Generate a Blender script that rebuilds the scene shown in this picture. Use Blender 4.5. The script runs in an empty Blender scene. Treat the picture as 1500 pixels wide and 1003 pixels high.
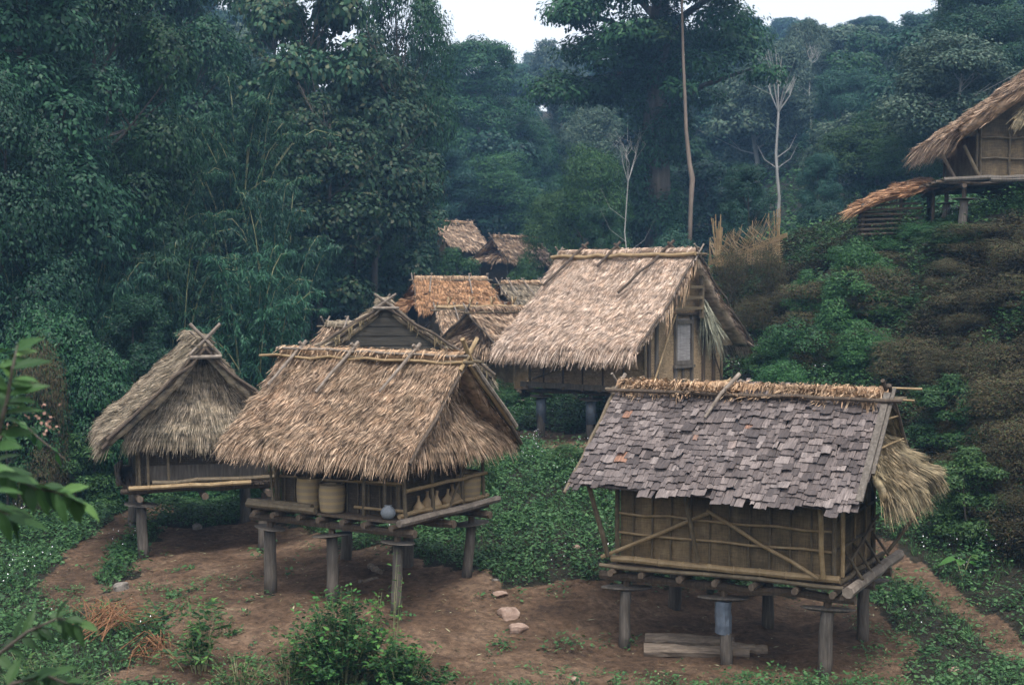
import bpy, math, random
import numpy as np
from math import sin, cos, pi, radians, sqrt, atan2

S = bpy.context.scene
COL = S.collection
CZ = 6.0                                   # camera height
PITCH = math.atan(81.5 / 2083.3)

# ------------------------------------------------------------------ camera, sky, sun, exposure
cd = bpy.data.cameras.new("camera"); cam = bpy.data.objects.new("camera", cd); COL.objects.link(cam)
cam.location = (0, 0, CZ); cam.rotation_euler = (pi / 2 - PITCH, 0, 0)
cd.lens = 50; cd.sensor_width = 36; cd.clip_start = 0.1; cd.clip_end = 2000
cd.dof.use_dof = True; cd.dof.focus_distance = 23; cd.dof.aperture_fstop = 3.2
S.camera = cam

SUN_EL, SUN_AZ = radians(66), radians(170)   # azimuth of the sun measured from +Y towards +X
w = bpy.data.worlds.new("World"); S.world = w; w.use_nodes = True
nt = w.node_tree; nt.nodes.clear()
sky = nt.nodes.new('ShaderNodeTexSky'); sky.sky_type = 'NISHITA'; sky.sun_disc = False
sky.sun_elevation = SUN_EL; sky.sun_rotation = SUN_AZ
sky.air_density = 1.0; sky.dust_density = 4.0; sky.ozone_density = 1.0
hs = nt.nodes.new('ShaderNodeHueSaturation'); hs.inputs['Saturation'].default_value = 0.22
hs.inputs['Value'].default_value = 1.25
bg = nt.nodes.new('ShaderNodeBackground'); bg.inputs['Strength'].default_value = 0.15
wo = nt.nodes.new('ShaderNodeOutputWorld')
nt.links.new(sky.outputs[0], hs.inputs['Color']); nt.links.new(hs.outputs[0], bg.inputs['Color'])
nt.links.new(bg.outputs[0], wo.inputs['Surface'])

ld = bpy.data.lights.new("sun", 'SUN'); ld.energy = 1.4; ld.angle = radians(12); ld.color = (1.0, 0.95, 0.9)
sun = bpy.data.objects.new("sun", ld); COL.objects.link(sun)
from mathutils import Vector, Matrix
sd = Vector((sin(SUN_AZ) * cos(SUN_EL), cos(SUN_AZ) * cos(SUN_EL), sin(SUN_EL)))
sun.rotation_euler = sd.to_track_quat('Z', 'Y').to_euler()

S.view_settings.view_transform = 'Standard'; S.view_settings.look = 'None'
S.view_settings.exposure = 1.0; S.view_settings.gamma = 1.0
S.render.engine = 'CYCLES'
S.cycles.max_bounces = 6; S.cycles.diffuse_bounces = 3; S.cycles.transmission_bounces = 3
S.cycles.volume_bounces = 0; S.cycles.transparent_max_bounces = 4
HAZE = 0.0010

# ------------------------------------------------------------------ helpers
def at(px, py, Y):
    """world point seen at photo pixel (px, py) at depth Y"""
    a = (px - 750) / 2083.3; b = (501.5 - py) / 2083.3
    d = np.array([a, cos(PITCH) + b * sin(PITCH), -sin(PITCH) + b * cos(PITCH)])
    return d * Y / d[1] + np.array([0, 0, CZ])

def nrm(v):
    v = np.asarray(v, float); return v / (np.linalg.norm(v, axis=-1, keepdims=True) + 1e-12)

def link_mesh(name, V, Fq, mat, parent=None, smooth=False):
    """V (n,3); Fq: list of face tuples or (m,4)/(m,3) int array, or list of such arrays"""
    me = bpy.data.meshes.new(name)
    V = np.asarray(V, np.float32)
    if isinstance(Fq, np.ndarray): arrs = [Fq]
    elif len(Fq) and isinstance(Fq[0], np.ndarray) and Fq[0].ndim == 2: arrs = Fq
    else: arrs = None
    if arrs is not None:
        me.vertices.add(len(V)); me.vertices.foreach_set('co', V.ravel())
        tot = sum(a.size for a in arrs); nf = sum(len(a) for a in arrs)
        me.loops.add(tot); me.polygons.add(nf)
        me.loops.foreach_set('vertex_index', np.concatenate([a.ravel() for a in arrs]).astype(np.int32))
        ls = []; st = 0
        for a in arrs:
            k = a.shape[1]; ls.append(st + np.arange(len(a)) * k); st += a.size
        me.polygons.foreach_set('loop_start', np.concatenate(ls).astype(np.int32))
        me.update(calc_edges=True)
    else:
        me.from_pydata([tuple(map(float, v)) for v in V], [], [tuple(f) for f in Fq]); me.update()
    if smooth: me.polygons.foreach_set('use_smooth', np.ones(len(me.polygons), bool))
    me.materials.append(mat)
    o = bpy.data.objects.new(name, me); COL.objects.link(o)
    if parent is not None: o.parent = parent
    return o

class MB:
    def __init__(s): s.v = []; s.f = []; s.n = 0
    def add(s, V, F):
        s.v += [tuple(map(float, p)) for p in V]; s.f += [tuple(i + s.n for i in f) for f in F]; s.n += len(V); return s
    def frame(s, o, ax, ay, az):
        """box from corner o with three edge vectors"""
        o, ax, ay, az = map(lambda q: np.asarray(q, float), (o, ax, ay, az))
        P = [o, o + ax, o + ax + ay, o + ay]; P = P + [p + az for p in P]
        return s.add(P, [(0, 3, 2, 1), (4, 5, 6, 7), (0, 1, 5, 4), (1, 2, 6, 5), (2, 3, 7, 6), (3, 0, 4, 7)])
    def box(s, x0, x1, y0, y1, z0, z1):
        return s.frame((x0, y0, z0), (x1 - x0, 0, 0), (0, y1 - y0, 0), (0, 0, z1 - z0))
    def tube(s, pts, rad, n=8, cap=True, wob=0.0, seed=0):
        pts = np.asarray(pts, float); m = len(pts)
        rad = np.broadcast_to(np.asarray(rad, float), (m,))
        rg = np.random.default_rng(seed + int(abs(pts.sum()) * 1000) % 9999)
        V = []
        ref = None
        for i in range(m):
            t = nrm(pts[min(i + 1, m - 1)] - pts[max(i - 1, 0)])
            if ref is None: ref = np.array([0, 0, 1.]) if abs(t[2]) < .8 else np.array([1., 0, 0])
            a = nrm(np.cross(t, ref)); b = np.cross(t, a)
            for k in range(n):
                ang = 2 * pi * k / n
                r = rad[i] * (1 + wob * rg.normal())
                V.append(pts[i] + r * (cos(ang) * a + sin(ang) * b))
        F = []
        for i in range(m - 1):
            for k in range(n):
                F.append((i * n + k, i * n + (k + 1) % n, (i + 1) * n + (k + 1) % n, (i + 1) * n + k))
        if cap: F.append(tuple(range(n))[::-1]); F.append(tuple((m - 1) * n + k for k in range(n)))
        return s.add(V, F)
    def lathe(s, o, prof, n=14, squash=1.0):
        o = np.asarray(o, float); V = []; F = []; m = len(prof)
        for r, z in prof:
            for k in range(n):
                a = 2 * pi * k / n; V.append(o + np.array([r * cos(a), r * sin(a) * squash, z]))
        for i in range(m - 1):
            for k in range(n):
                F.append((i * n + k, i * n + (k + 1) % n, (i + 1) * n + (k + 1) % n, (i + 1) * n + k))
        F.append(tuple(range(n))[::-1]); F.append(tuple((m - 1) * n + k for k in range(n)))
        return s.add(V, F)
    def build(s, name, mat, parent=None, smooth=False):
        return link_mesh(name, s.v, s.f, mat, parent, smooth)

def wobble(p, q, n, amp, seed):
    """points on a slightly crooked line"""
    rg = np.random.default_rng(seed); p = np.asarray(p, float); q = np.asarray(q, float)
    P = [p + (q - p) * i / n for i in range(n + 1)]
    for i in range(1, n): P[i] = P[i] + rg.normal(0, amp, 3)
    return np.array(P)

def pole(name, p, q, r, mat, parent, seed=0, r2=None, amp=None, nodes=False):
    seed = abs(int(seed)); L = np.linalg.norm(np.asarray(q, float) - np.asarray(p, float)); n = max(2, int(L / .35))
    P = wobble(p, q, n, L * .0035 if amp is None else amp, seed)
    R = np.linspace(r, r if r2 is None else r2, n + 1)
    if nodes:      # bamboo joints: swell at each node
        P2 = []; R2 = []
        for i in range(n + 1):
            if 0 < i < n:
                d = nrm(P[i + 1] - P[i - 1])
                P2 += [P[i] - d * .018, P[i], P[i] + d * .018]; R2 += [R[i] * .97, R[i] * 1.14, R[i] * .97]
            else: P2.append(P[i]); R2.append(R[i])
        P, R = np.array(P2), np.array(R2)
        return MB().tube(P, R, 8).build(name, mat, parent, False)
    return MB().tube(P, R, 7, wob=.04, seed=seed).build(name, mat, parent, False)

def tag(o, label=None, cat=None, group=None, kind=None):
    if label: o['label'] = label
    if cat: o['category'] = cat
    if group: o['group'] = group
    if kind: o['kind'] = kind
    return o
def empty(name, loc, rz=0, label=None, cat=None, group=None, scale=1.0):
    o = bpy.data.objects.new(name, None); COL.objects.link(o)
    o.location = tuple(map(float, loc)); o.rotation_euler = (0, 0, rz); o.scale = (scale,) * 3
    o.empty_display_size = .2
    return tag(o, label, cat, group)
KIDS = {}
def copy_tree(o, loc, rz, scale, label=None, group=None):
    c = o.copy(); COL.objects.link(c); c.location = tuple(map(float, loc)); c.rotation_euler = (0, 0, rz)
    c.scale = scale if hasattr(scale, '__len__') else (scale,) * 3
    if label: c['label'] = label
    if group: c['group'] = group
    for ch in KIDS[o.name]:
        d = ch.copy(); COL.objects.link(d); d.parent = c
    return c

# ------------------------------------------------------------------ materials
class NT:
    def __init__(s, name):
        s.m = bpy.data.materials.new(name); s.m.use_nodes = True; s.t = s.m.node_tree; s.t.nodes.clear()
        s.out = s.n('ShaderNodeOutputMaterial'); s.p = s.n('ShaderNodeBsdfPrincipled')
        s.l(s.p.outputs[0], s.out.inputs[0])
    def n(s, t, **k):
        x = s.t.nodes.new(t)
        for a, b in k.items(): setattr(x, a, b)
        return x
    def l(s, a, b): s.t.links.new(a, b)
    def coord(s, kind='Object', scale=(1, 1, 1), rot=(0, 0, 0)):
        c = s.n('ShaderNodeTexCoord'); m = s.n('ShaderNodeMapping'); m.inputs['Scale'].default_value = scale
        m.inputs['Rotation'].default_value = rot
        s.l(c.outputs[kind], m.inputs['Vector']); return m.outputs[0]
    def noise(s, vec, scale, detail=4, rough=.6):
        x = s.n('ShaderNodeTexNoise'); x.inputs['Scale'].default_value = scale
        x.inputs['Detail'].default_value = detail; x.inputs['Roughness'].default_value = rough
        if vec is not None: s.l(vec, x.inputs['Vector'])
        return x.outputs['Fac']
    def ramp(s, fac, stops, interp='LINEAR'):
        r = s.n('ShaderNodeValToRGB'); cr = r.color_ramp; cr.interpolation = interp
        while len(cr.elements) < len(stops): cr.elements.new(.5)
        for e, (p, c) in zip(cr.elements, stops): e.position = p; e.color = (c[0], c[1], c[2], 1)
        s.l(fac, r.inputs[0]); return r.outputs[0]
    def mix(s, f, a, b, mode='MIX'):
        x = s.n('ShaderNodeMix', data_type='RGBA', blend_type=mode)
        for i, v in ((0, f), (6, a), (7, b)):
            if isinstance(v, (int, float)): x.inputs[i].default_value = v
            elif isinstance(v, tuple): x.inputs[i].default_value = (v[0], v[1], v[2], 1)
            else: s.l(v, x.inputs[i])
        return x.outputs[2]
    def math(s, op, a, b=0.0):
        x = s.n('ShaderNodeMath', operation=op)
        for i, v in ((0, a), (1, b)):
            if isinstance(v, (int, float)): x.inputs[i].default_value = v
            else: s.l(v, x.inputs[i])
        return x.outputs[0]
    def rnd(s): return s.n('ShaderNodeNewGeometry').outputs['Random Per Island']
    def col(s, c):
        if isinstance(c, tuple): s.p.inputs['Base Color'].default_value = (*c, 1)
        else: s.l(c, s.p.inputs['Base Color'])
        return s
    def rough(s, r, spec=.3):
        s.p.inputs['Roughness'].default_value = r; s.p.inputs['Specular IOR Level'].default_value = spec; return s
    def bump(s, h, st=.4, dist=.02):
        b = s.n('ShaderNodeBump'); b.inputs['Strength'].default_value = st; b.inputs['Distance'].default_value = dist
        s.l(h, b.inputs['Height']); s.l(b.outputs[0], s.p.inputs['Normal']); return s

def mat_thatch(name, dark, mid, light, patch=.35, patchcol=(.16, .15, .10)):
    m = NT(name); r = m.rnd()
    c = m.ramp(r, [(0, dark), (.35, mid), (.75, tuple(.5 * (a + b) for a, b in zip(mid, light))), (1, light)])
    n1 = m.noise(m.coord('Object', (1, 1, 1)), 1.6, 5, .65)
    f = m.ramp(n1, [(.42, (0, 0, 0)), (.68, (1, 1, 1))])
    f = m.math('MULTIPLY', f, patch)
    c = m.mix(f, c, patchcol)
    n2 = m.noise(m.coord('Object', (1, 1, 2.2)), 4.5, 5, .7)
    c = m.mix(1.0, c, m.ramp(n2, [(.32, (.30, .29, .27)), (.5, (.92, .92, .90)), (.68, (1.42, 1.36, 1.28))]), 'MULTIPLY')
    m.col(c).rough(.62, .25); return m.m
def mat_leaf(name, cols, hue=.05, transl=.25, rough=.5, spec=.2):
    if 'flower' not in name: cols = [tuple(c * k for c, k in zip(cc, (.50, .72, .62) if (name.startswith(('deep', 'bamboo', 'large', 'grey'))) else (.70, .80, .66))) for cc in cols]
    m = NT(name); r = m.rnd(); k = len(cols)
    c = m.ramp(r, [(i / (k - 1), cc) for i, cc in enumerate(cols)])
    oi = m.n('ShaderNodeObjectInfo')
    h = m.n('ShaderNodeHueSaturation')
    v = m.n('ShaderNodeMapRange'); v.inputs[3].default_value = .72; v.inputs[4].default_value = 1.3
    m.l(oi.outputs['Random'], v.inputs[0]); m.l(v.outputs[0], h.inputs['Value'])
    v2 = m.n('ShaderNodeMapRange'); v2.inputs[3].default_value = .5 - hue; v2.inputs[4].default_value = .5 + hue
    x = m.math('FRACT', m.math('MULTIPLY', oi.outputs['Random'], 7.31))
    m.l(x, v2.inputs[0]); m.l(v2.outputs[0], h.inputs['Hue'])
    m.l(c, h.inputs['Color']); c = h.outputs[0]
    m.col(c).rough(rough, spec)
    if transl:
        tr = m.n('ShaderNodeBsdfTranslucent'); m.l(c, tr.inputs[0])
        mx = m.n('ShaderNodeMixShader'); mx.inputs[0].default_value = transl
        m.l(m.p.outputs[0], mx.inputs[1]); m.l(tr.outputs[0], mx.inputs[2]); m.l(mx.outputs[0], m.out.inputs[0])
    return m.m
def mat_wood(name, a, b, c, grain=(30, 30, 3), bump=.5, rough=.8):
    m = NT(name); oi = m.n('ShaderNodeObjectInfo')
    vec = m.coord('Object', grain)
    add = m.n('ShaderNodeVectorMath', operation='ADD'); m.l(vec, add.inputs[0]); m.l(oi.outputs['Location'], add.inputs[1])
    n1 = m.noise(add.outputs[0], 1.0, 6, .7); n2 = m.noise(m.coord('Object', (1, 1, 1)), 2.3, 4, .6)
    cc = m.ramp(n1, [(.3, a), (.52, b), (.72, c)])
    cc = m.mix(m.math('MULTIPLY', n2, .6), cc, m.mix(.5, a, b))
    m.col(cc).rough(rough, .25).bump(n1, bump, .01); return m.m

M = {}
M['thatch_grey'] = mat_thatch('weathered_thatch', (.045, .036, .022), (.21, .165, .115), (.46, .375, .285), .45, (.075, .075, .045))
M['thatch_brown'] = mat_thatch('brown_thatch', (.045, .028, .016), (.225, .143, .09), (.52, .38, .272), .36, (.075, .062, .034))
M['thatch_pale'] = mat_thatch('pale_thatch', (.11, .068, .042), (.42, .30, .222), (.78, .63, .53), .35, (.17, .105, .065))
M['thatch_rust'] = mat_thatch('rusty_thatch', (.07, .036, .018), (.28, .145, .068), (.48, .29, .165), .25, (.22, .11, .05))
M['thatch_straw'] = mat_thatch('straw_ridge_thatch', (.08, .045, .025), (.33, .21, .125), (.56, .41, .28), .2, (.25, .17, .1))
M['thatch_olive'] = mat_thatch('olive_thatch', (.04, .032, .018), (.18, .135, .078), (.35, .275, .17), .4, (.12, .11, .06))
M['palm'] = mat_thatch('dry_palm_leaf', (.10, .10, .07), (.24, .24, .18), (.38, .37, .28), .2)
M['wood_grey'] = mat_wood('weathered_grey_wood', (.045, .037, .03), (.105, .09, .075), (.19, .165, .14))
M['wood_dark'] = mat_wood('dark_wood', (.035, .026, .018), (.075, .055, .04), (.14, .105, .075))
M['wood_brown'] = mat_wood('brown_wood', (.04, .028, .019), (.095, .07, .05), (.17, .13, .095))
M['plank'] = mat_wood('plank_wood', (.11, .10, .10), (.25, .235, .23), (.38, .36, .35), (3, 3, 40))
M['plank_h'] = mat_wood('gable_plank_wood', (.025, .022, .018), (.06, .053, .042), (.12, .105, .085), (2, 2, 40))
M['bamboo'] = mat_wood('dry_bamboo', (.15, .10, .052), (.27, .19, .10), (.38, .29, .17), (6, 6, 6), .15, .5)
M['bamboo_dark'] = mat_wood('aged_bamboo', (.055, .042, .026), (.115, .088, .055), (.2, .155, .10), (8, 8, 8), .2, .6)
M['stick'] = mat_wood('bleached_stick', (.08, .065, .05), (.19, .155, .125), (.33, .28, .235), (9, 9, 9), .3)
M['orange_stick'] = mat_wood('orange_dry_stick', (.075, .034, .018), (.18, .085, .04), (.32, .18, .09), (9, 9, 9), .3)

def mat_mat(name, a, b, c, sx=9., sy=9.):
    m = NT(name); tc = m.n('ShaderNodeTexCoord'); sp = m.n('ShaderNodeSeparateXYZ'); m.l(tc.outputs['Object'], sp.inputs[0])
    u = m.math('ADD', sp.outputs[0], sp.outputs[1]); cb = m.n('ShaderNodeCombineXYZ')
    m.l(u, cb.inputs[0]); m.l(sp.outputs[2], cb.inputs[1])
    mp = m.n('ShaderNodeMapping'); mp.inputs['Scale'].default_value = (sx, sy, 1); m.l(cb.outputs[0], mp.inputs[0])
    ch = m.n('ShaderNodeTexBrick'); ch.offset = .5; ch.inputs['Scale'].default_value = 1.0
    ch.inputs['Brick Width'].default_value = .5; ch.inputs['Row Height'].default_value = .25
    ch.inputs['Mortar Size'].default_value = .02; ch.inputs['Color1'].default_value = (*a, 1)
    ch.inputs['Color2'].default_value = (*b, 1); ch.inputs['Mortar'].default_value = (.02, .015, .01, 1)
    m.l(mp.outputs[0], ch.inputs[0])
    n = m.noise(m.coord('Object', (1, 1, 1)), 5, 5, .7)
    n2 = m.noise(m.coord('Object', (40, 40, 12)), 1, 3, .7)
    cc = m.mix(m.ramp(n, [(.35, (0, 0, 0)), (.65, (1, 1, 1))]), ch.outputs[0], c)
    cc = m.mix(.5, cc, m.mix(1.0, cc, m.ramp(n2, [(.2, (.5, .5, .5)), (.8, (1.5, 1.5, 1.5))]), 'MULTIPLY'))
    m.col(cc).rough(.7, .25).bump(ch.outputs['Fac'], .5, -.008); return m.m
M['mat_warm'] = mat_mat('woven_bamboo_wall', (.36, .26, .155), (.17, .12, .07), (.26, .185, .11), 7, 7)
def mat_panels():
    m = NT('bamboo_panel_wall'); tc = m.n('ShaderNodeTexCoord'); sp = m.n('ShaderNodeSeparateXYZ'); m.l(tc.outputs['Object'], sp.inputs[0])
    u = m.math('ADD', sp.outputs[0], sp.outputs[1]); k = m.math('FLOOR', m.math('MULTIPLY', u, 3.6))
    wn = m.n('ShaderNodeTexWhiteNoise', noise_dimensions='1D'); m.l(k, wn.inputs['W'])
    n = m.noise(m.coord('Object', (1, 1, 1)), 3.5, 6, .7); fine = m.noise(m.coord('Object', (70, 70, 6)), 1, 3, .7); hz_ = m.noise(m.coord('Object', (5, 5, 60)), 1, 3, .7)
    c = m.ramp(n, [(.3, (.07, .05, .028)), (.55, (.15, .108, .06)), (.75, (.215, .165, .098))])
    c = m.mix(1.0, c, m.ramp(wn.outputs['Value'], [(0, (.72, .72, .72)), (1, (1.25, 1.2, 1.12))]), 'MULTIPLY')
    c = m.mix(1.0, c, m.ramp(m.math('ADD', m.math('MULTIPLY', fine, .5), m.math('MULTIPLY', hz_, .5)), [(.35, (.55, .55, .55)), (.65, (1.35, 1.35, 1.35))]), 'MULTIPLY')
    m.col(c).rough(.65, .25).bump(hz_, .4, .006); return m.m
M['mat_panel'] = mat_panels()
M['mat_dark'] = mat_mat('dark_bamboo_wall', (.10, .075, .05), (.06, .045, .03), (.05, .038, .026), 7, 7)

def mat_shingle():
    m = NT('split_wood_shingle'); r = m.rnd()
    c = m.ramp(r, [(0, (.045, .036, .034)), (.3, (.078, .063, .059)), (.62, (.110, .090, .084)), (.9, (.155, .129, .120)), (.99, (.185, .158, .148)), (.993, (.19, .105, .07)), (1, (.24, .125, .08))])
    g = m.noise(m.coord('Object', (55, 5, 5)), 1, 5, .75)
    cc = m.mix(1.0, c, m.ramp(g, [(.3, (.35, .33, .32)), (.5, (.95, .93, .92)), (.7, (1.6, 1.55, 1.5))]), 'MULTIPLY')
    st = m.noise(m.coord('Object', (2, 2, 2)), 1.5, 5, .7)
    cc = m.mix(m.ramp(st, [(.45, (0, 0, 0)), (.75, (.6, .6, .6))]), cc, (.055, .048, .05))
    m.col(cc).rough(.75, .3).bump(g, .6, .008); return m.m
M['shingle'] = mat_shingle()

def mat_tin():
    m = NT('blue_tin_sheet'); n = m.noise(m.coord('Object', (4, 4, 3)), 2, 5, .7)
    wv = m.n('ShaderNodeTexWave'); wv.wave_type = 'BANDS'; wv.inputs['Scale'].default_value = 14
    m.l(m.coord('Object', (1, 1, 0)), wv.inputs[0])
    c = m.ramp(n, [(.3, (.07, .085, .11)), (.55, (.12, .145, .18)), (.68, (.10, .10, .10)), (.8, (.14, .08, .05))])
    m.col(c).rough(.5, .4).bump(wv.outputs['Fac'], .4, .006); m.p.inputs['Metallic'].default_value = .2; return m.m
M['tin'] = mat_tin()
def mat_basket():
    m = NT('woven_basket'); wv = m.n('ShaderNodeTexWave'); wv.bands_direction = 'Z'; wv.inputs['Scale'].default_value = 26
    wv.inputs['Distortion'].default_value = 1.2; m.l(m.coord('Object'), wv.inputs[0])
    big = m.n('ShaderNodeTexWave'); big.bands_direction = 'Z'; big.inputs['Scale'].default_value = 3.2; m.l(m.coord('Object'), big.inputs[0])
    c = m.ramp(wv.outputs['Fac'], [(.2, (.17, .125, .08)), (.8, (.42, .33, .22))])
    c = m.mix(m.ramp(big.outputs['Fac'], [(.6, (0, 0, 0)), (.7, (.5, .5, .5))]), c, (.45, .32, .14))
    m.col(c).rough(.7, .2).bump(wv.outputs['Fac'], .6, .008); return m.m
M['basket'] = mat_basket()
M['gourd'] = mat_wood('gourd_skin', (.2, .13, .07), (.36, .25, .14), (.45, .34, .2), (4, 4, 4), .1, .4)
M['enamel'] = mat_wood('blue_enamel', (.12, .13, .14), (.22, .24, .26), (.36, .38, .40), (6, 6, 6), .1, .35)
M['stone'] = mat_wood('pinkish_stone', (.14, .095, .07), (.26, .18, .14), (.40, .31, .25), (9, 9, 9), .5, .9)
M['stone_grey'] = mat_wood('grey_stone', (.08, .07, .06), (.16, .14, .12), (.28, .26, .23), (12, 12, 12), .5, .9)
M['log'] = mat_wood('split_log_wood', (.07, .053, .04), (.16, .125, .095), (.29, .235, .18), (3, 30, 30), .8, .85)
M['bark_pale'] = mat_wood('pale_bark', (.17, .165, .155), (.30, .29, .27), (.44, .42, .39), (3, 3, 1), .3, .8)
M['bark'] = mat_wood('brown_bark', (.03, .026, .021), (.07, .06, .048), (.13, .112, .09), (6, 6, 1), .6, .9)
M['bark_tan'] = mat_wood('tan_bark', (.09, .068, .05), (.17, .13, .10), (.27, .215, .17), (4, 4, .7), .5, .9)
M['culm'] = mat_wood('bamboo_culm', (.10, .13, .06), (.2, .2, .1), (.34, .3, .17), (3, 3, 2), .1, .5)

M['leaf_deep'] = mat_leaf('deep_green_leaves', [(.012, .032, .022), (.022, .062, .036), (.035, .088, .046), (.062, .125, .065)])
M['leaf_bamboo'] = mat_leaf('bamboo_leaves', [(.015, .045, .030), (.028, .078, .050), (.045, .105, .062), (.08, .15, .085)], .02)
M['leaf_teak'] = mat_leaf('large_mixed_leaves', [(.02, .045, .028), (.03, .068, .04), (.04, .085, .045), (.055, .10, .05), (.075, .105, .055), (.16, .12, .07)], .02)
M['leaf_grey'] = mat_leaf('grey_green_leaves', [(.04, .06, .045), (.075, .10, .075), (.12, .14, .105), (.20, .185, .14)], .03)
M['leaf_bright'] = mat_leaf('bright_green_leaves', [(.03, .075, .02), (.05, .12, .03), (.08, .17, .045), (.15, .25, .07)], .02, .3)
M['leaf_fresh'] = mat_leaf('fresh_green_leaves', [(.018, .05, .02), (.032, .085, .032), (.055, .125, .045), (.10, .19, .065)], .02, .3)
M['weed'] = mat_leaf('low_weed_leaves', [(.022, .055, .024), (.05, .11, .045), (.075, .155, .065), (.12, .21, .09)], 0, .25)
M['weed_red'] = mat_leaf('dry_brown_foliage', [(.034, .024, .017), (.072, .048, .032), (.105, .070, .046), (.085, .072, .042), (.045, .07, .036)], 0, .15, .8, .1)
M['dry_leaf'] = mat_leaf('dead_brown_leaves', [(.05, .028, .02), (.12, .06, .04), (.2, .11, .07)], 0, .2, .8, .1)
M['flower'] = mat_leaf('small_white_flowers', [(.6, .58, .62), (.75, .73, .76)], 0, 0, .7, .1)
M['pink_flower'] = mat_leaf('pinkish_dry_flowers', [(.3, .17, .13), (.45, .28, .22)], 0, .2, .8, .1)
M['litter'] = mat_leaf('dry_leaf_litter', [(.10, .07, .045), (.25, .18, .12), (.45, .37, .28)], 0, 0, .9, .1)

# ------------------------------------------------------------------ terrain
ANCH = [  # (photo x, photo y, depth)
 (50,1003,17.3),(400,1003,17.6),(750,1003,17.9),(1100,1003,18.0),(1450,1003,17.9),
 (915,950,19.8),(1198,990,18.4),(1232,930,20.3),(970,895,21.6),(1073,970,19.1),
 (580,895,20.4),(672,845,22.0),(400,868,21.6),(500,825,23.2),(300,900,20.5),
 (230,820,24.8),(385,785,27.0),(215,795,26.0),(200,760,28.5),(100,850,23.5),(0,900,21.5),(0,780,27),(100,750,30),(0,740,30),
 (760,830,22.8),(760,760,25),(760,700,27.5),(800,660,31),(780,640,34.8),(858,645,33.7),(870,700,27),(880,780,23.6),(880,850,21.8),
 (600,760,26),(600,720,29),(450,740,29),(300,740,31),(1070,600,35.5),(740,620,37),(720,590,40.5),
 (1320,820,24.0),(1490,960,19.4),(1450,850,22.3),(1490,760,23.8),(1490,600,26.5),(1490,450,29.5),(1490,350,32.5),(1385,340,34.7),
 (1350,780,25),(1300,700,27.5),(1350,600,29),(1350,500,31.5),(1300,400,35),(1300,350,38),(1200,600,30),(1200,500,34),(1200,400,39),
 (1120,560,34),(1120,480,37),(1100,390,41),(1040,420,41),(1150,660,28),(1000,760,25)]
pts = [tuple(at(*a)) for a in ANCH]
pts += [(-3,45,2.7),(-2,51,3.3),(0.5,53,3.2),(0,61,4.2),(0,70,5.3),(-3,77,6.2),(5,50,4.0),(6,62,5.0),
 (0,0,4.3),(0,6,3.3),(0,12,1.9),(-8,12,1.9),(8,12,1.9),(-12,0,4.4),(14,0,4.8),(-18,14,2.3),(16,14,2.8),(0,-30,9),(-40,-10,9),(45,-10,12),
 (13,22,3.3),(17,26,6.0),(19,35,8.2),(15,39,7.8),(12,45,7.6),(10,55,7.0),(18,60,9.0),(28,45,13),(35,25,13),
 (-13,33,1.6),(-14,38,3.2),(-19,45,6.5),(-10,45,3.6),(-10,55,5.2),(-25,60,12),(-8,65,6),(-40,60,20),(-22,30,3.5),(-30,36,9),
 (0,90,8),(10,90,10),(25,80,13),(30,110,22),(15,110,15.5),(45,110,29),(30,135,26),(20,140,23),(60,130,38),(70,80,30),
 (0,120,14),(0,160,24),(-5,200,31),(20,200,31),(60,200,40),(-15,100,15),(-20,150,25),(-60,100,32),(-60,200,40),(100,200,48),
 (0,310,36),(-100,310,40),(110,310,46),(-110,100,38),(120,100,40),(120,-20,22),(-110,-20,20)]
P = np.array(pts)
def _phi(r2): return np.where(r2 > 0, r2 * np.log(np.maximum(r2, 1e-12)) * .5, 0)
_d2 = ((P[:, None, :2] - P[None, :, :2]) ** 2).sum(-1); nP = len(P)
A = np.zeros((nP + 3, nP + 3)); A[:nP, :nP] = _phi(_d2) + np.eye(nP) * 1.5; A[:nP, nP] = 1; A[:nP, nP + 1:] = P[:, :2]; A[nP, :nP] = 1; A[nP + 1:, :nP] = P[:, :2].T
WT = np.linalg.solve(A, np.r_[P[:, 2], 0, 0, 0])
def gz(x, y):
    x = np.asarray(x, float); y = np.asarray(y, float); sh = x.shape; x = x.ravel(); y = y.ravel()
    z = WT[nP] + WT[nP + 1] * x + WT[nP + 2] * y
    for i in range(0, len(x), 20000):
        sl = slice(i, i + 20000)
        z[sl] += _phi((x[sl, None] - P[None, :, 0]) ** 2 + (y[sl, None] - P[None, :, 1]) ** 2) @ WT[:nP]
    z += .03 * np.sin(x * 2.1 + y * .7) * np.cos(y * 1.7 - x * .9) + .015 * np.sin(x * 5.3 - y * 3.1) * np.sin(y * 4.7)
    return z.reshape(sh)
def g1(x, y): return float(gz(np.array([x]), np.array([y]))[0])
def ground_at(px, py, y0=10., y1=160.):
    """first place where the line of sight of a photo pixel meets the ground"""
    Y = np.linspace(y0, y1, 1500); d = np.array([at(px, py, 1.0)])[0] - np.array([0, 0, CZ])
    X = d[0] * Y; Z = CZ + d[2] * Y; g = gz(X, Y); k = np.argmax(Z < g)
    if not (Z < g).any(): k = len(Y) - 1
    return np.array([X[k], Y[k], g[k]])
def poly_world(pp): return np.array([ground_at(x, y)[:2] for x, y in pp])
def inside(poly, x, y):
    r = np.zeros(x.shape, bool); n = len(poly)
    for i in range(n):
        x1, y1 = poly[i]; x2, y2 = poly[(i + 1) % n]
        c = ((y1 > y) != (y2 > y)) & (x < (x2 - x1) * (y - y1) / (y2 - y1 + 1e-9) + x1); r ^= c
    return r
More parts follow.
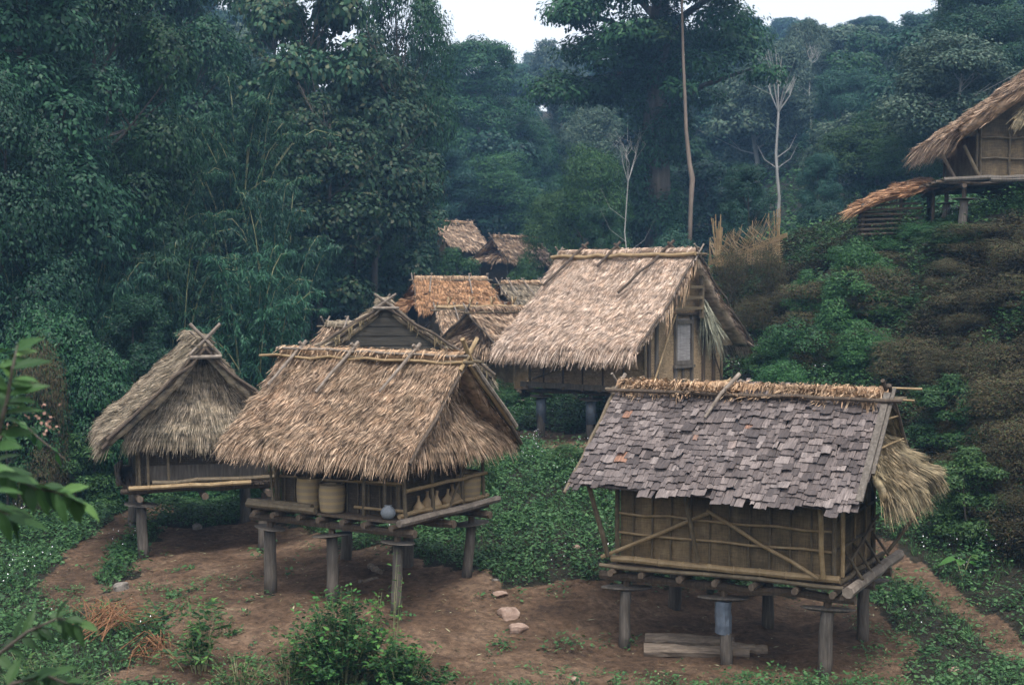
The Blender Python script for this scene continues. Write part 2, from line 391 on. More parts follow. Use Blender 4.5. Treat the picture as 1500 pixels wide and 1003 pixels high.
def seg_dist(pl, x, y):
    d = np.full(x.shape, 1e9)
    for a, b in zip(pl[:-1], pl[1:]):
        ab = b - a; t = np.clip(((x - a[0]) * ab[0] + (y - a[1]) * ab[1]) / (ab @ ab), 0, 1)
        d = np.minimum(d, np.hypot(x - a[0] - t * ab[0], y - a[1] - t * ab[1]))
    return d
CLEAR = poly_world([(262,772),(215,800),(205,835),(150,862),(130,888),(235,905),(200,955),(185,1010),(1345,1010),(1335,950),(1290,900),(1200,875),(1000,868),(905,862),(860,845),(760,862),(700,838),(600,812),(500,800),(440,770),(380,748),(300,775),(250,775)])
LPATH = poly_world([(200,893),(110,880),(98,850),(130,805),(185,768),(225,745)])
RPATH = poly_world([(1290,800),(1325,830),(1380,870),(1440,915),(1500,965)])
HPATCH = poly_world([(740,632),(900,640),(890,668),(820,672),(760,655)])
def smooth_noise(x, y, s, seed=0):
    r = np.random.default_rng(seed); o = np.zeros(x.shape)
    for k in range(6):
        a = r.uniform(0, 2 * pi); f = s * (1 + .8 * k) * r.uniform(.8, 1.2)
        o += np.sin(f * (x * cos(a) + y * sin(a)) + r.uniform(0, 6.28)) / (1 + .5 * k)
    return o / 2.4
def dirt(x, y):
    """1 bare earth, 0 overgrown"""
    j = smooth_noise(x, y, 2.2, 3) * .45; xx = x + j; yy = y + smooth_noise(x, y, 2.5, 4) * .45
    d = inside(CLEAR, xx, yy) | inside(HPATCH, xx, yy)
    d |= (seg_dist(LPATH, x + j * .4, y) < .42) | (seg_dist(RPATH, x + j * .2, y) < .26)
    return d
def grid_axis(a, b, lo, hi, fine, coarse):
    L = [lo]
    while L[-1] > a: L.append(L[-1] - min(coarse, fine * 1.0 + (lo - L[-1]) * .12))
    L = L[::-1]; L += list(np.arange(lo + fine, hi, fine))
    while L[-1] < b: L.append(L[-1] + min(coarse, fine + (L[-1] - hi) * .12))
    return np.array(L)
gx = grid_axis(-120, 130, -14, 17, .16, 6); gy = grid_axis(-35, 320, 15, 42, .16, 6)
GX, GY = np.meshgrid(gx, gy); GZ = gz(GX, GY)
rg = np.random.default_rng(5)
GZ = GZ + rg.normal(0, .010, GZ.shape) + np.where(GY < 48, .035 * smooth_noise(GX, GY, 4.2, 41) + .02 * smooth_noise(GX, GY, 9.5, 42), 0)
D = dirt(GX, GY).astype(float)
nx, ny = len(gx), len(gy); idx = np.arange(nx * ny).reshape(ny, nx)
F = np.stack([idx[:-1, :-1], idx[:-1, 1:], idx[1:, 1:], idx[1:, :-1]], -1).reshape(-1, 4)
m = NT('earth_ground')
ca = m.n('ShaderNodeAttribute', attribute_name='bare'); co = m.coord('Object')
n1 = m.noise(co, .9, 6, .65); n2 = m.noise(co, 9, 6, .7); n3 = m.noise(co, 45, 4, .7)
e = m.ramp(n1, [(.3, (.050, .033, .022)), (.5, (.108, .070, .045)), (.7, (.185, .128, .088))])
e = m.mix(.8, e, m.mix(1.0, e, m.ramp(n2, [(.3, (.30, .30, .31)), (.7, (1.8, 1.7, 1.6))]), 'MULTIPLY'))
e = m.mix(m.ramp(n3, [(.62, (0, 0, 0)), (.72, (.45, .45, .45))]), e, (.3, .23, .17))
v = m.ramp(n2, [(.3, (.012, .016, .010)), (.7, (.045, .036, .024))])
bm = m.math('ADD', ca.outputs['Fac'], m.math('MULTIPLY', m.math('SUBTRACT', n2, .5), 1.3))
m.col(m.mix(m.ramp(bm, [(.35, (0, 0, 0)), (.6, (1, 1, 1))]), v, e)).rough(.95, .15)
m.bump(m.math('ADD', n2, m.math('MULTIPLY', n3, .4)), 1.0, .09)
M['ground'] = m.m
g = link_mesh('ground', np.stack([GX, GY, GZ], -1).reshape(-1, 3), F, m.m, None, True)
tag(g, kind='structure'); at_ = g.data.attributes.new('bare', 'FLOAT', 'POINT'); at_.data.foreach_set('value', D.ravel().astype(np.float32))

# ------------------------------------------------------------------ thatch
def blade_mesh(R, Dr, Nn, L, Wd, lift, droop, roll):
    sd_ = nrm(np.cross(Dr, Nn)); sd_ = sd_ * np.cos(roll)[:, None] + Nn * np.sin(roll)[:, None]
    p1 = R + Dr * (L * .5)[:, None] + Nn * (lift * .55)[:, None]; p1[:, 2] -= droop * .25
    p2 = R + Dr * L[:, None] + Nn * lift[:, None]; p2[:, 2] -= droop
    h = (Wd * .5)[:, None]
    V = np.stack([R - sd_ * h, R + sd_ * h, p1 - sd_ * h, p1 + sd_ * h, p2 - sd_ * h * .3, p2 + sd_ * h * .3], 1).reshape(-1, 3)
    b = np.arange(len(R))[:, None] * 6
    return V, np.concatenate([b + np.array([[0, 1, 3, 2]]), b + np.array([[2, 3, 5, 4]])])

def thatch(name, parent, mat, bl, br, tr, tl, course=.13, dens=60, ln=.34, wd=.022, seed=1, th=.10, sag=.05,
           hang=.10, eave_n=2.2, flare=(.3, .3), rough=.02, jit=.17):
    rg = np.random.default_rng(seed); bl, br, tr, tl = [np.asarray(q, float) for q in (bl, br, tr, tl)]
    N0 = nrm(np.cross(br - bl, (tl + tr) / 2 - (bl + br) / 2))
    ph = rg.uniform(0, 6, 4); ins = min(.35, ln * .85 / np.linalg.norm((tl + tr - bl - br) / 2))
    bl, br = bl + (tl - bl) * ins + (br - bl) * (.03 * flare[0]), br + (tr - br) * ins - (br - bl) * (.03 * flare[1])
    def surf(s, t):
        s = s[:, None]; t = t[:, None]
        p = (bl * (1 - s) + br * s) * (1 - t) + (tl * (1 - s) + tr * s) * t
        n = -sag * np.sin(pi * np.clip(t, 0, 1)) + rough * (np.sin(9 * s + ph[0] + 5 * t) + np.sin(17 * s + 11 * t + ph[1]) * .7 + np.sin(23 * t + 3 * s + ph[2]) * .5)
        return p + N0 * n
    # slab
    W_ = max(np.linalg.norm(br - bl), np.linalg.norm(tr - tl)); H_ = np.linalg.norm((tl + tr - bl - br) / 2)
    ns, nt_ = max(4, int(W_ / .15)), max(4, int(H_ / .15))
    ss, tt = np.meshgrid(np.linspace(.0, 1, ns + 1), np.linspace(0, 1, nt_ + 1)); s_, t_ = ss.ravel(), tt.ravel()
    top = surf(s_, t_) + rg.normal(0, .008, (len(s_), 3)); bot = surf(s_, t_) - N0 * th
    nV = len(s_); I = np.arange(nV).reshape(nt_ + 1, ns + 1)
    q = lambda a, b, c, d: np.stack([a.ravel(), b.ravel(), c.ravel(), d.ravel()], -1)
    Ft = q(I[:-1, :-1], I[:-1, 1:], I[1:, 1:], I[1:, :-1]); Fb = Ft[:, ::-1] + nV
    ed = [q(I[0, 1:], I[0, :-1], I[0, :-1] + nV, I[0, 1:] + nV), q(I[-1, :-1], I[-1, 1:], I[-1, 1:] + nV, I[-1, :-1] + nV),
          q(I[:-1, 0], I[1:, 0], I[1:, 0] + nV, I[:-1, 0] + nV), q(I[1:, -1], I[:-1, -1], I[:-1, -1] + nV, I[1:, -1] + nV)]
    Vs = [np.concatenate([top, bot])]; Fs = [np.concatenate([Ft, Fb] + ed)]; off = 2 * nV
    nc = max(3, int(H_ / course)); SS = []; TT = []; EX = []; RK = []
    for j in range(nc + 1):
        t0 = j / nc; wj = np.linalg.norm((bl * (1 - t0) + tl * t0) - (br * (1 - t0) + tr * t0))
        n = int(max(wj, .1) * dens * (eave_n if j == 0 else 1.0)); s = rg.uniform(0, 1, n)
        SS.append(s); TT.append(np.clip(t0 + rg.normal(0, .35 / nc, n), .0, 1)); EX.append(np.full(n, j == 0)); RK.append(np.zeros(n, bool))
    for side in (0, 1):   # ragged rakes
        n = int(H_ * dens * 1.3 * (flare[side] > 0)); SS.append(np.full(n, float(side)) + (.01 - .02 * side)); TT.append(rg.uniform(0, 1, n)); EX.append(np.zeros(n, bool)); RK.append(np.ones(n, bool))
    s = np.concatenate(SS); t = np.concatenate(TT); ex = np.concatenate(EX); rk = np.concatenate(RK); n = len(s)
    e_ = 1e-3; p = surf(s, t); dn = nrm(surf(s, t - e_) - p); sx = nrm((br - bl) * (1 - t)[:, None] + (tr - tl) * t[:, None] + 1e-9)
    tuft = .16 * np.sin(s * W_ * 7 + t * 31 + ph[3]) + .1 * np.sin(s * W_ * 19 - t * 17)
    fl = np.where(s > .93, (s - .93) / .07 * flare[1] * .5, 0) - np.where(s < .07, (.07 - s) / .07 * flare[0] * .5, 0)
    lat = rg.normal(0, jit, n) + tuft + fl + rk * rg.uniform(-.15, .22, n) * np.where(s > .5, 1, -1)
    Dr = nrm(dn + sx * lat[:, None] + N0 * rg.normal(0, .05, n)[:, None])
    L = ln * rg.uniform(.6, 1.3, n); L[ex] *= rg.uniform(.9, 1.5, ex.sum())
    wild = rg.random(n) < .03; lift = rg.uniform(.0, .045, n) + wild * rg.uniform(0, .07, n)
    R = p + N0 * rg.uniform(-.004, .02, n)[:, None]
    R[ex] = R[ex] - N0 * (th * rg.uniform(0, 1, ex.sum()))[:, None]
    R[rk] = R[rk] - N0 * (th * rg.uniform(0, 1, rk.sum()))[:, None]
    V, F = blade_mesh(R, Dr, np.tile(N0, (n, 1)), L, wd * rg.uniform(.6, 1.5, n), lift, np.where(ex, hang * rg.uniform(.4, 1.6, n), np.where(rk, rg.uniform(0, .08, n), 0)), rg.normal(0, .35, n))
    Vs.append(V); Fs.append(F + off)
    return link_mesh(name, np.concatenate(Vs), np.concatenate(Fs), mat, parent)

def ridge_roll(name, parent, mat, p, q, r=.11, dens=150, ln=.17, wd=.022, seed=3, lat=.22):
    rg = np.random.default_rng(seed); p = np.asarray(p, float); q = np.asarray(q, float); ax = nrm(q - p); L = np.linalg.norm(q - p)
    mb = MB().tube(wobble(p, q, 8, .015, seed), r * .8, 8); sd_ = nrm(np.cross(ax, (0, 0, 1.)))
    n = int(L * dens); s = rg.uniform(0, 1, n); sg = np.where(rg.random(n) < .5, 1, -1); a = rg.uniform(-.1, .9, n)
    N = (np.cos(a)[:, None] * np.array([0, 0, 1.]) + (np.sin(a) * sg)[:, None] * sd_)
    Dr = nrm(np.cross(N, ax) * (-sg)[:, None] + ax * rg.normal(0, lat, n)[:, None])
    Dr = np.where((Dr @ sd_ * sg)[:, None] < 0, Dr - 2 * (Dr @ sd_)[:, None] * sd_, Dr)
    R = p + ax * (s * L)[:, None] + N * r * rg.uniform(.75, 1.1, n)[:, None]
    V, F = blade_mesh(R, Dr, N, ln * rg.uniform(.5, 1.2, n), wd * rg.uniform(.6, 1.5, n), rg.uniform(-.01, .04, n), rg.uniform(0, .08, n), rg.normal(0, .4, n))
    mV = np.array(mb.v); F4 = np.array([f for f in mb.f if len(f) == 4])
    return link_mesh(name, np.concatenate([mV, V]), np.concatenate([F4, F + len(mV)]), mat, parent)

def panel(name, parent, mat, a, b, c, d, th=.03):
    """closed slab with corners a b c d (counter-clockwise from outside), thickened inwards"""
    a, b, c, d = [np.asarray(q, float) for q in (a, b, c, d)]; n = nrm(np.cross(b - a, d - a)) * th
    return link_mesh(name, [a, b, c, d, a - n, b - n, c - n, d - n], [(0, 1, 2, 3), (7, 6, 5, 4), (1, 0, 4, 5), (2, 1, 5, 6), (3, 2, 6, 7), (0, 3, 7, 4)], mat, parent)
def tri_panel(name, parent, mat, a, b, c, th=.03):
    a, b, c = [np.asarray(q, float) for q in (a, b, c)]; n = nrm(np.cross(b - a, c - a)) * th
    return link_mesh(name, [a, b, c, a - n, b - n, c - n], [(0, 1, 2), (5, 4, 3), (1, 0, 3, 4), (2, 1, 4, 5), (0, 2, 5, 3)], mat, parent)

# ------------------------------------------------------------------ huts
def hut(name, label, X, Y, Z, adeg, L, W, r, H, e, b, h, s, hs, posts=True, gap=1.25, roof='thatch_brown', skirts=(1, 1),
        skirtmat=None, wall='mat_dark', Lw=None, Ww=None, dens=60, wd=.022, back=True, discs=True, detail=2, seed=1,
        ridge='thatch_straw', cross=3, front_roof=True, wall_h=None, cat='hut', group=None, gable='mat_dark', bargeL=True,
        bargeR=True, sk_in=.55, sk_top=.78, postr=.085, sag=.05, hang=.10, th=.10, pole_len=.45, fl=(.3,.3), pmat='wood_grey', ends_cross=True, sk_b=1.0, pcols=None, lnb=.30, disc_dz=.35, guard_sq=None):
    a = radians(adeg); zg = g1(X, Y); R = empty(name, (X, Y, zg), a, label, cat, group); z0 = Z - zg
    Lw = Lw or L * .9; Ww = Ww or W * .85; wh = wall_h or h + .25
    def wpt(u, v): return X + u * cos(a) - v * sin(a), Y + u * sin(a) + v * cos(a)
    R['z0'] = z0; rs = random.Random(seed)
    # platform
    if detail >= 1:
        fb = MB(); k = int(2 * W / .085)
        for i in range(k):
            y0 = -W + i * 2 * W / k; fb.box(-L + rs.uniform(0, .06), L - rs.uniform(0, .06), y0, y0 + 2 * W / k - .012, z0 - .03, z0 + rs.uniform(-.004, .006))
        fb.build('floor', M['wood_brown'], R)
        for v in (-W * .85, 0, W * .85):
            pole('floor_beam', (-L - .12, v, z0 - .185), (L + .12, v, z0 - .185), .062, M['wood_brown'], R, seed + int(v * 10))
        nj = 7 if detail >= 2 else 3
        for i in range(nj):
            u = -L + .12 + i * (2 * L - .24) / (nj - 1) + rs.uniform(-.05, .05)
            pole('floor_joist', (u, -W - rs.uniform(.05, .16), z0 - .083), (u + rs.uniform(-.05, .05), W + .1, z0 - .083), .047, M['wood_brown'], R, seed + i)
    else:
        MB().box(-L, L, -W, W, z0 - .12, z0).build('floor', M['wood_dark'], R)
    # posts
    if posts:
        us = pcols or (-L * .85, 0, L * .85)
        for i, u in enumerate(us):
            for v in (-W * .82, W * .82):
                px_, py_ = wpt(u, v); zb = g1(px_, py_) - zg - .12
                rr = postr * rs.uniform(.9, 1.15); lx, ly = rs.uniform(-.08, .08), rs.uniform(-.06, .06)
                p_ = MB().tube(wobble((u + lx, v + ly, zb), (u, v, z0 - disc_dz), 3, .006, seed + i), np.linspace(rr * 1.06, rr * .92, 4), 10, wob=.025, seed=i).build('post', M[pmat], R, True)
                if discs:
                    MB().tube([(u, v, z0 - disc_dz - .01), (u, v, z0 - .22)], .055, 7).build('post_neck', M['wood_brown'], R)
                    tx, ty = rs.uniform(-.1, .1), rs.uniform(-.08, .08)
                    d = MB().lathe((0, 0, 0), [(.02, -.022), (.21, -.022), (.30, -.002), (.295, .01), (.05, .018)], 16, guard_sq or rs.uniform(.7, 1)).build('rat_guard', M['wood_grey'], R, False)
                    d.location = (u, v, z0 - disc_dz + .01); d.rotation_euler = (tx, ty, rs.uniform(0, 3) if not guard_sq else rs.uniform(.2, .7)); d.scale = (1, 1, 1) if not guard_sq else (1.2, 1, 1.5)
                else:
                    MB().tube([(u, v, z0 - disc_dz), (u, v, z0 - .1)], rr * .9, 7).build('post_neck', M[pmat], R)
    # walls (front, back, two ends)
    wh = min(wh, H - (H - h) * (Ww + .05) / b - .10 - sag)
    wm = M[wall]
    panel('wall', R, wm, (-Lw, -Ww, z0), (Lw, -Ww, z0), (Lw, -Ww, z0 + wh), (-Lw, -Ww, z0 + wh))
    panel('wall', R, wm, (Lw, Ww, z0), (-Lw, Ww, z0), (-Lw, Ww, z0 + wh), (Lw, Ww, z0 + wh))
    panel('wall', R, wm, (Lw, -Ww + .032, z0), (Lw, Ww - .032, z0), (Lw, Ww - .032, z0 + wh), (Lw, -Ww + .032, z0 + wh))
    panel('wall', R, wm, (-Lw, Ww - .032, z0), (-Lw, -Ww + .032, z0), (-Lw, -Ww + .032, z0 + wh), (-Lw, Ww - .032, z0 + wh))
    if detail >= 1:
        for u in (-Lw - .03, Lw + .03):
            for v in (-Ww - .03, Ww + .03): pole('corner_pole', (u, v, z0), (u, v, z0 + wh), .035, M['bamboo_dark'], R, seed + 5)
    # roof
    st = lambda q: z0 + q
    kw = dict(dens=dens, wd=wd, sag=sag, hang=hang, th=th, ln=lnb, course=min(.13, lnb * .42))
    rm = M[roof]
    if front_roof:
        thatch('roof_slope', R, rm, (-e, -b, st(h)), (e, -b, st(h)), (r, 0, st(H)), (-r, 0, st(H)), seed=seed, flare=fl, **kw)
    if back:
        kb = dict(kw); kb['dens'] = dens * .6; kb['wd'] = wd * 1.4
        thatch('roof_slope', R, rm, (e, b, st(h)), (-e, b, st(h)), (-r, 0, st(H)), (r, 0, st(H)), seed=seed + 1, **kb)
    sm = M[skirtmat or roof]
    for sg, on in ((-1, skirts[0]), (1, skirts[1])):
        if on:
            ui = (r - sk_in) * sg; uo = s * sg; zt = h + (H - h) * sk_top; vt = b * (1 - sk_top) * .85
            c = [(uo, -b * sk_b * sg, st(hs)), (uo, b * sk_b * sg, st(hs)), (ui, vt * sg, st(zt)), (ui, -vt * sg, st(zt))]
            thatch('roof_skirt', R, sm, *c, seed=seed + 7 + sg, flare=(.12, .12), **kw)
    for sg in (-1, 1):
        ug = (Lw - .012) * sg; q = 0.93
        hb = h + .05
        A_ = (ug, -b * .84 * sg, st(hb)); B_ = (ug, b * .84 * sg, st(hb)); C_ = (ug, 0, st(H - .12))
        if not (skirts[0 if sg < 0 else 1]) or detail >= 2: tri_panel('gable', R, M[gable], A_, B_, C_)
    if detail >= 1:
        if ridge: ridge_roll('ridge_cap', R, M[ridge], (-r - .02, 0, st(H + .02)), (r + .02, 0, st(H + .02)), seed=seed, dens=150 if detail > 1 else 70, wd=wd * 1.1)
        for sg in (-1, 1):
            pole('ridge_pole', (-r - .18, .12 * sg, st(H - .045)), (r + .22, .12 * sg, st(H - .045)), .026, M['bamboo_dark'], R, seed + 9 + sg, nodes=detail > 1)
        sl = np.array([0, -b, h - H]); sl = sl / np.linalg.norm(sl)
        for i in range(cross):
            u = -r + (i + .5) * 2 * r / cross + rs.uniform(-.1, .1)
            for sg in (-1, 1):
                top = np.array([u - .02 * sg, .13 * sg, st(H) + .17]); dd = np.array([rs.uniform(-.25, -.05), -.0, 0]) + np.array([0, sl[1] * -sg * -1, sl[2]])
                dd[1] = -abs(sl[1]) if sg > 0 else abs(sl[1]); n_ = np.array([0, sl[2] * (1 if sg > 0 else -1), abs(sl[1])])
                n_ = np.array([0, (-1 if sg > 0 else 1) * abs(sl[2]), abs(sl[1])])
                p0 = np.array([u, 0, st(H)]) + n_ * .12 - dd * .18; p1 = p0 + dd * (pole_len + .2) * rs.uniform(.85, 1.2)
                pole('roof_pole', p0, p1, .024, M['stick'], R, seed + 20 + i, amp=.012)
        if ends_cross:
            for sg in (-1, 1):
                for k in (-1, 1):
                    pole('ridge_finial', (sg * (r + .06 + .02 * k), -.2 * k, st(H - .2)), (sg * (r + .06 + .02 * k), .17 * k, st(H + .2)), .022, M['stick'], R, seed + 30 + k)
        for sg, on in ((-1, bargeL), (1, bargeR)):
            if on:
                for k in (-1, 1):
                    pole('barge_pole', (sg * (r + .03), 0, st(H - .06)), (sg * (e + .02), k * b * .97, st(h - .02)), .03, M['wood_dark'], R, seed + 40 + k, amp=.02)
    R['z0'] = 0.0; del R['z0']
    return R, z0, wpt, (L, W, r, H, e, b, h, s, hs, Lw, Ww, wh)

# ---- C: brown thatched granary in the middle front
C_, zc, wC, dC = hut('stilt_granary', 'brown thatched granary on stilts with baskets and gourds on its open porch, middle front', -2.17, 21.82, 2.66, -31.5,
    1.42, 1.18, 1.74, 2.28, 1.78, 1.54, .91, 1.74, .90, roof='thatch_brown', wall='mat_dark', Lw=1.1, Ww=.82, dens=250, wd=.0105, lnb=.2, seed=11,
    cat='granary', wall_h=1.15, cross=0, ridge='thatch_straw', sk_in=.42, sk_top=.86, bargeL=False, postr=.085, ends_cross=False, hang=.1)
for i, (u0, u1) in enumerate(((-1.28, -1.12), (-.25, -.16), (.92, .98))):
    n_ = np.array([0, -.68, .73]); dd = np.array([u1 - u0, -1.54, -1.53]); dd = dd / np.linalg.norm(dd)
    p0 = np.array([u0, 0, zc + 2.28]) + n_ * .13 - dd * .16
    pole('roof_pole', p0, p0 + dd * (.95, 1.05, .98)[i] + np.array([-.28, 0, 0]), .03, M['stick'], C_, i, r2=.022, amp=.014)
    pole('roof_pole', (u0 - .05, -.1, zc + 2.47), (u0 + .06, .28, zc + 2.1), .028, M['stick'], C_, i + 4)
pole('ridge_bamboo', (-2.1, -.16, zc + 2.24), (1.8, -.16, zc + 2.24), .022, M['bamboo'], C_, 4, nodes=True)
pole('ridge_bamboo', (-1.78, -.12, zc + 2.37), (1.85, -.1, zc + 2.33), .022, M['stick'], C_, 5)
for k in (-1, 1):
    pole('ridge_finial', (1.78, -.2 * k, zc + 2.12), (1.82, .2 * k, zc + 2.58), .035, M['bamboo'], C_, 6 + k)
pole('barge_pole', (1.80, .02, zc + 2.2), (1.9, 1.05, zc + 1.25), .045, M['bamboo'], C_, 9)
pole('barge_pole', (1.86, .05, zc + 2.2), (1.95, 1.1, zc + 1.2), .035, M['stick'], C_, 10)
# porch: edge poles, side rails, uprights
pole('edge_pole', (-1.45, -1.2, zc + .04), (-.1, -1.22, zc + .04), .05, M['bamboo_dark'], C_, 1, nodes=True)
pole('edge_pole', (-1.5, -1.12, zc + .07), (-.25, -1.12, zc + .08), .045, M['bamboo_dark'], C_, 2, nodes=True)
pole('edge_pole', (1.47, -1.3, zc - .0), (1.5, 1.3, zc + .03), .055, M['stick'], C_, 3)
pole('edge_pole', (1.33, -1.1, zc + .06), (1.36, 1.2, zc + .09), .035, M['bamboo'], C_, 4, nodes=True)
pole('side_rail', (1.38, -1.0, zc + .42), (1.4, 1.1, zc + .45), .028, M['bamboo'], C_, 5, nodes=True)
for v in (-1.0, -.3, .5, 1.08):
    pole('porch_upright', (1.37, v, zc), (1.32, v, zc + .95), .03, M['bamboo_dark'], C_, 6 + int(v * 5))
pole('porch_brace', (1.38, .1, zc + .02), (1.36, .75, zc + .85), .02, M['bamboo_dark'], C_, 8)
for u in (-1.05, -.42, .62, 1.0):
    pole('porch_upright', (u, -1.0, zc), (u + .02, -1.02, zc + .95), .026, M['bamboo_dark'], C_, 9 + int(u * 5))
pole('porch_brace', (-1.2, -.98, zc + .9), (-1.0, -1.12, zc + .05), .02, M['bamboo_dark'], C_, 18)
pole('wall_rail', (-1.1, -.85, zc + .45), (1.1, -.86, zc + .47), .018, M['bamboo'], C_, 12)
pole('wall_rail', (.45, -1.0, zc + .5), (1.35, -1.0, zc + .52), .016, M['bamboo'], C_, 13)
pole('wall_rail', (.45, -1.0, zc + .12), (1.35, -1.0, zc + .13), .022, M['bamboo'], C_, 14)
for u in np.arange(-1.0, 1.05, .2): pole('wall_batten', (u, -.85, zc), (u, -.85, zc + 1.0), .012, M['bamboo_dark'], C_, int(u * 50))

# ---- D: shingled granary at right front
DL = dict(L=1.68, W=1.21, r=1.96, H=2.41, e=1.98, b=1.78, h=1.05)
D_, zd, wD, dD = hut('stilt_granary', 'grey wood shingled granary on stilts with a straw ridge, right front', 3.33, 20.02, 2.13, -27.6,
    1.68, 1.21, 1.96, 2.41, 1.96, 1.78, 1.04, 2.44, 1.10, front_roof=False, roof='thatch_olive', skirts=(0, 1), wall='mat_panel', Lw=1.5, Ww=1.04,
    dens=230, wd=.0105, lnb=.22, seed=23, cat='granary', wall_h=1.2, cross=0, ridge='thatch_straw', sk_in=.30, sk_top=.80, bargeL=False, bargeR=False,
    postr=.085, ends_cross=False, hang=.12, gable='mat_dark', guard_sq=.42)
def shingles(name, parent, mat, bl, br, tr, tl, rows, seed):
    rg = random.Random(seed); bl, br, tr, tl = [np.asarray(q, float) for q in (bl, br, tr, tl)]
    N0 = nrm(np.cross(br - bl, tl - bl)); ux = nrm(br - bl); up = nrm((tl + tr - bl - br)); mb = MB()
    Ltot = np.linalg.norm((tl + tr - bl - br) / 2)
    base = [bl + (tl - bl) * .1 - N0 * .05, br + (tr - br) * .06 - N0 * .05, tr - N0 * .05, tl - N0 * .05]
    mb.add(base + [p - N0 * .02 for p in base], [(0, 1, 2, 3), (7, 6, 5, 4), (1, 0, 4, 5), (2, 1, 5, 6), (3, 2, 6, 7), (0, 3, 7, 4)])
    for j in range(rows):
        t = j / rows; w0 = np.linalg.norm(br - bl); x = rg.uniform(-.08, 0); lf = bl * (1 - t) + tl * t; rt_ = br * (1 - t) + tr * t; wj = np.linalg.norm(rt_ - lf)
        while x < wj - .03:
            wdt = rg.uniform(.05, .12) if rg.random() < .8 else rg.uniform(.12, .20)
            fx = x / wj
            if j == 0 and not (.52 < fx < .80 or (fx > .9 and rg.random() < .5)): x += wdt; continue          # the lowest course is broken
            if j == 1 and fx < .33 and rg.random() < .8: x += wdt; continue
            ln = rg.uniform(.27, .36); drop = rg.uniform(-.02, .06) if j > 1 else rg.uniform(0, .09)
            if j <= 1 and rg.random() < .05: x += wdt; continue
            o = lf + ux * x - up * drop + N0 * (.0 + rg.uniform(0, .012)); o = o - up * .035 * math.sin(fx * 7 + j * .4) - N0 * .03 * math.sin(fx * 6 + 1)
            tilt = rg.uniform(.024, .042) + (rg.random() < .06) * rg.uniform(.01, .05); rot = rg.gauss(0, .045)
            e1 = (ux * cos(rot) + up * sin(rot)); e2 = (up * cos(rot) - ux * sin(rot))
            th = rg.uniform(.006, .011)
            tl0 = o + N0 * tilt; twist = rg.uniform(-.012, .012)
            a0 = tl0; a1 = tl0 + e1 * (wdt - .006) + N0 * twist; b0 = o + e2 * ln - N0 * .008; b1 = b0 + e1 * (wdt - .006)
            # ragged lower edge: an extra vertex
            mid = (a0 + a1) / 2 - e2 * rg.uniform(-.02, .02)
            mb.add([a0, mid, a1, b1, b0] + [p - N0 * th for p in (a0, mid, a1, b1, b0)],
                   [(0, 1, 2, 3, 4), (9, 8, 7, 6, 5), (1, 0, 5, 6), (2, 1, 6, 7), (3, 2, 7, 8), (4, 3, 8, 9), (0, 4, 9, 5)])
            x += wdt
    return mb.build(name, mat, parent)
shingles('shingle_roof', D_, M['shingle'], (-1.98, -1.80, zd + 1.06), (1.98, -1.80, zd + 1.02), (1.90, -.06, zd + 2.40), (-1.92, -.06, zd + 2.40), 20, 4)
thatch('ridge_thatch', D_, M['thatch_straw'], (-1.9, -.22, zd + 2.30), (1.88, -.30, zd + 2.24), (1.88, .02, zd + 2.50), (-1.9, .02, zd + 2.50), course=.07, dens=150, ln=.17, wd=.013, seed=77, th=.04, sag=0, hang=.02, eave_n=1.0)
0 and thatch('eave_thatch', D_, M['thatch_olive'], (-2.02, -1.66, zd + 1.06), (-1.5, -1.64, zd + 1.06), (-1.5, -1.2, zd + 1.38), (-2.0, -1.2, zd + 1.38), course=.14, dens=90, ln=.2, wd=.013, seed=78, th=.04, sag=0, hang=.05)
pole('ridge_pole', (-2.05, -.27, zd + 2.36), (2.2, -.27, zd + 2.36), .03, M['wood_dark'], D_, 1)
pole('ridge_pole', (1.7, -.12, zd + 2.37), (2.33, -.1, zd + 2.36), .016, M['bamboo'], D_, 2)
pole('ridge_pole', (1.7, .12, zd + 2.5), (2.38, .14, zd + 2.5), .016, M['bamboo'], D_, 3)
pole('roof_pole', (-.12, -.02, zd + 2.64), (-.42, -.62, zd + 2.06), .032, M['stick'], D_, 4, r2=.018, amp=.02)
pole('roof_pole', (-.1, -.05, zd + 2.55), (.02, .35, zd + 2.2), .03, M['stick'], D_, 5)
pole('ridge_finial', (-2.0, -.2, zd + 2.3), (-1.92, .1, zd + 2.58), .03, M['stick'], D_, 6)
pole('ridge_finial', (-1.98, .18, zd + 2.3), (-2.05, -.1, zd + 2.6), .022, M['stick'], D_, 7)
pole('ridge_finial', (1.98, .35, zd + 2.15), (1.93, -.2, zd + 2.62), .03, M['wood_dark'], D_, 8)
panel('barge_board', D_, M['wood_grey'], (1.93, -1.62, zd + 1.20), (2.02, -1.62, zd + 1.20), (2.02, -.12, zd + 2.46), (1.93, -.12, zd + 2.46), .04)
panel('barge_board', D_, M['wood_grey'], (2.025, -1.2, zd + 1.50), (2.07, -1.2, zd + 1.50), (2.07, -.02, zd + 2.52), (2.025, -.02, zd + 2.52), .03)
pole('barge_pole', (2.0, 1.0, zd + 1.6), (1.98, -.05, zd + 2.55), .035, M['wood_dark'], D_, 9)
pole('gable_rail', (1.99, -.9, zd + 1.75), (2.0, .85, zd + 1.76), .014, M['bamboo'], D_, 10)
pole('gable_rail', (1.99, -.4, zd + 2.1), (2.0, .5, zd + 2.1), .014, M['bamboo'], D_, 11)
pole('barge_pole', (-2.02, -1.78, zd + 1.05), (-1.98, -.05, zd + 2.42), .025, M['bamboo_dark'], D_, 12)
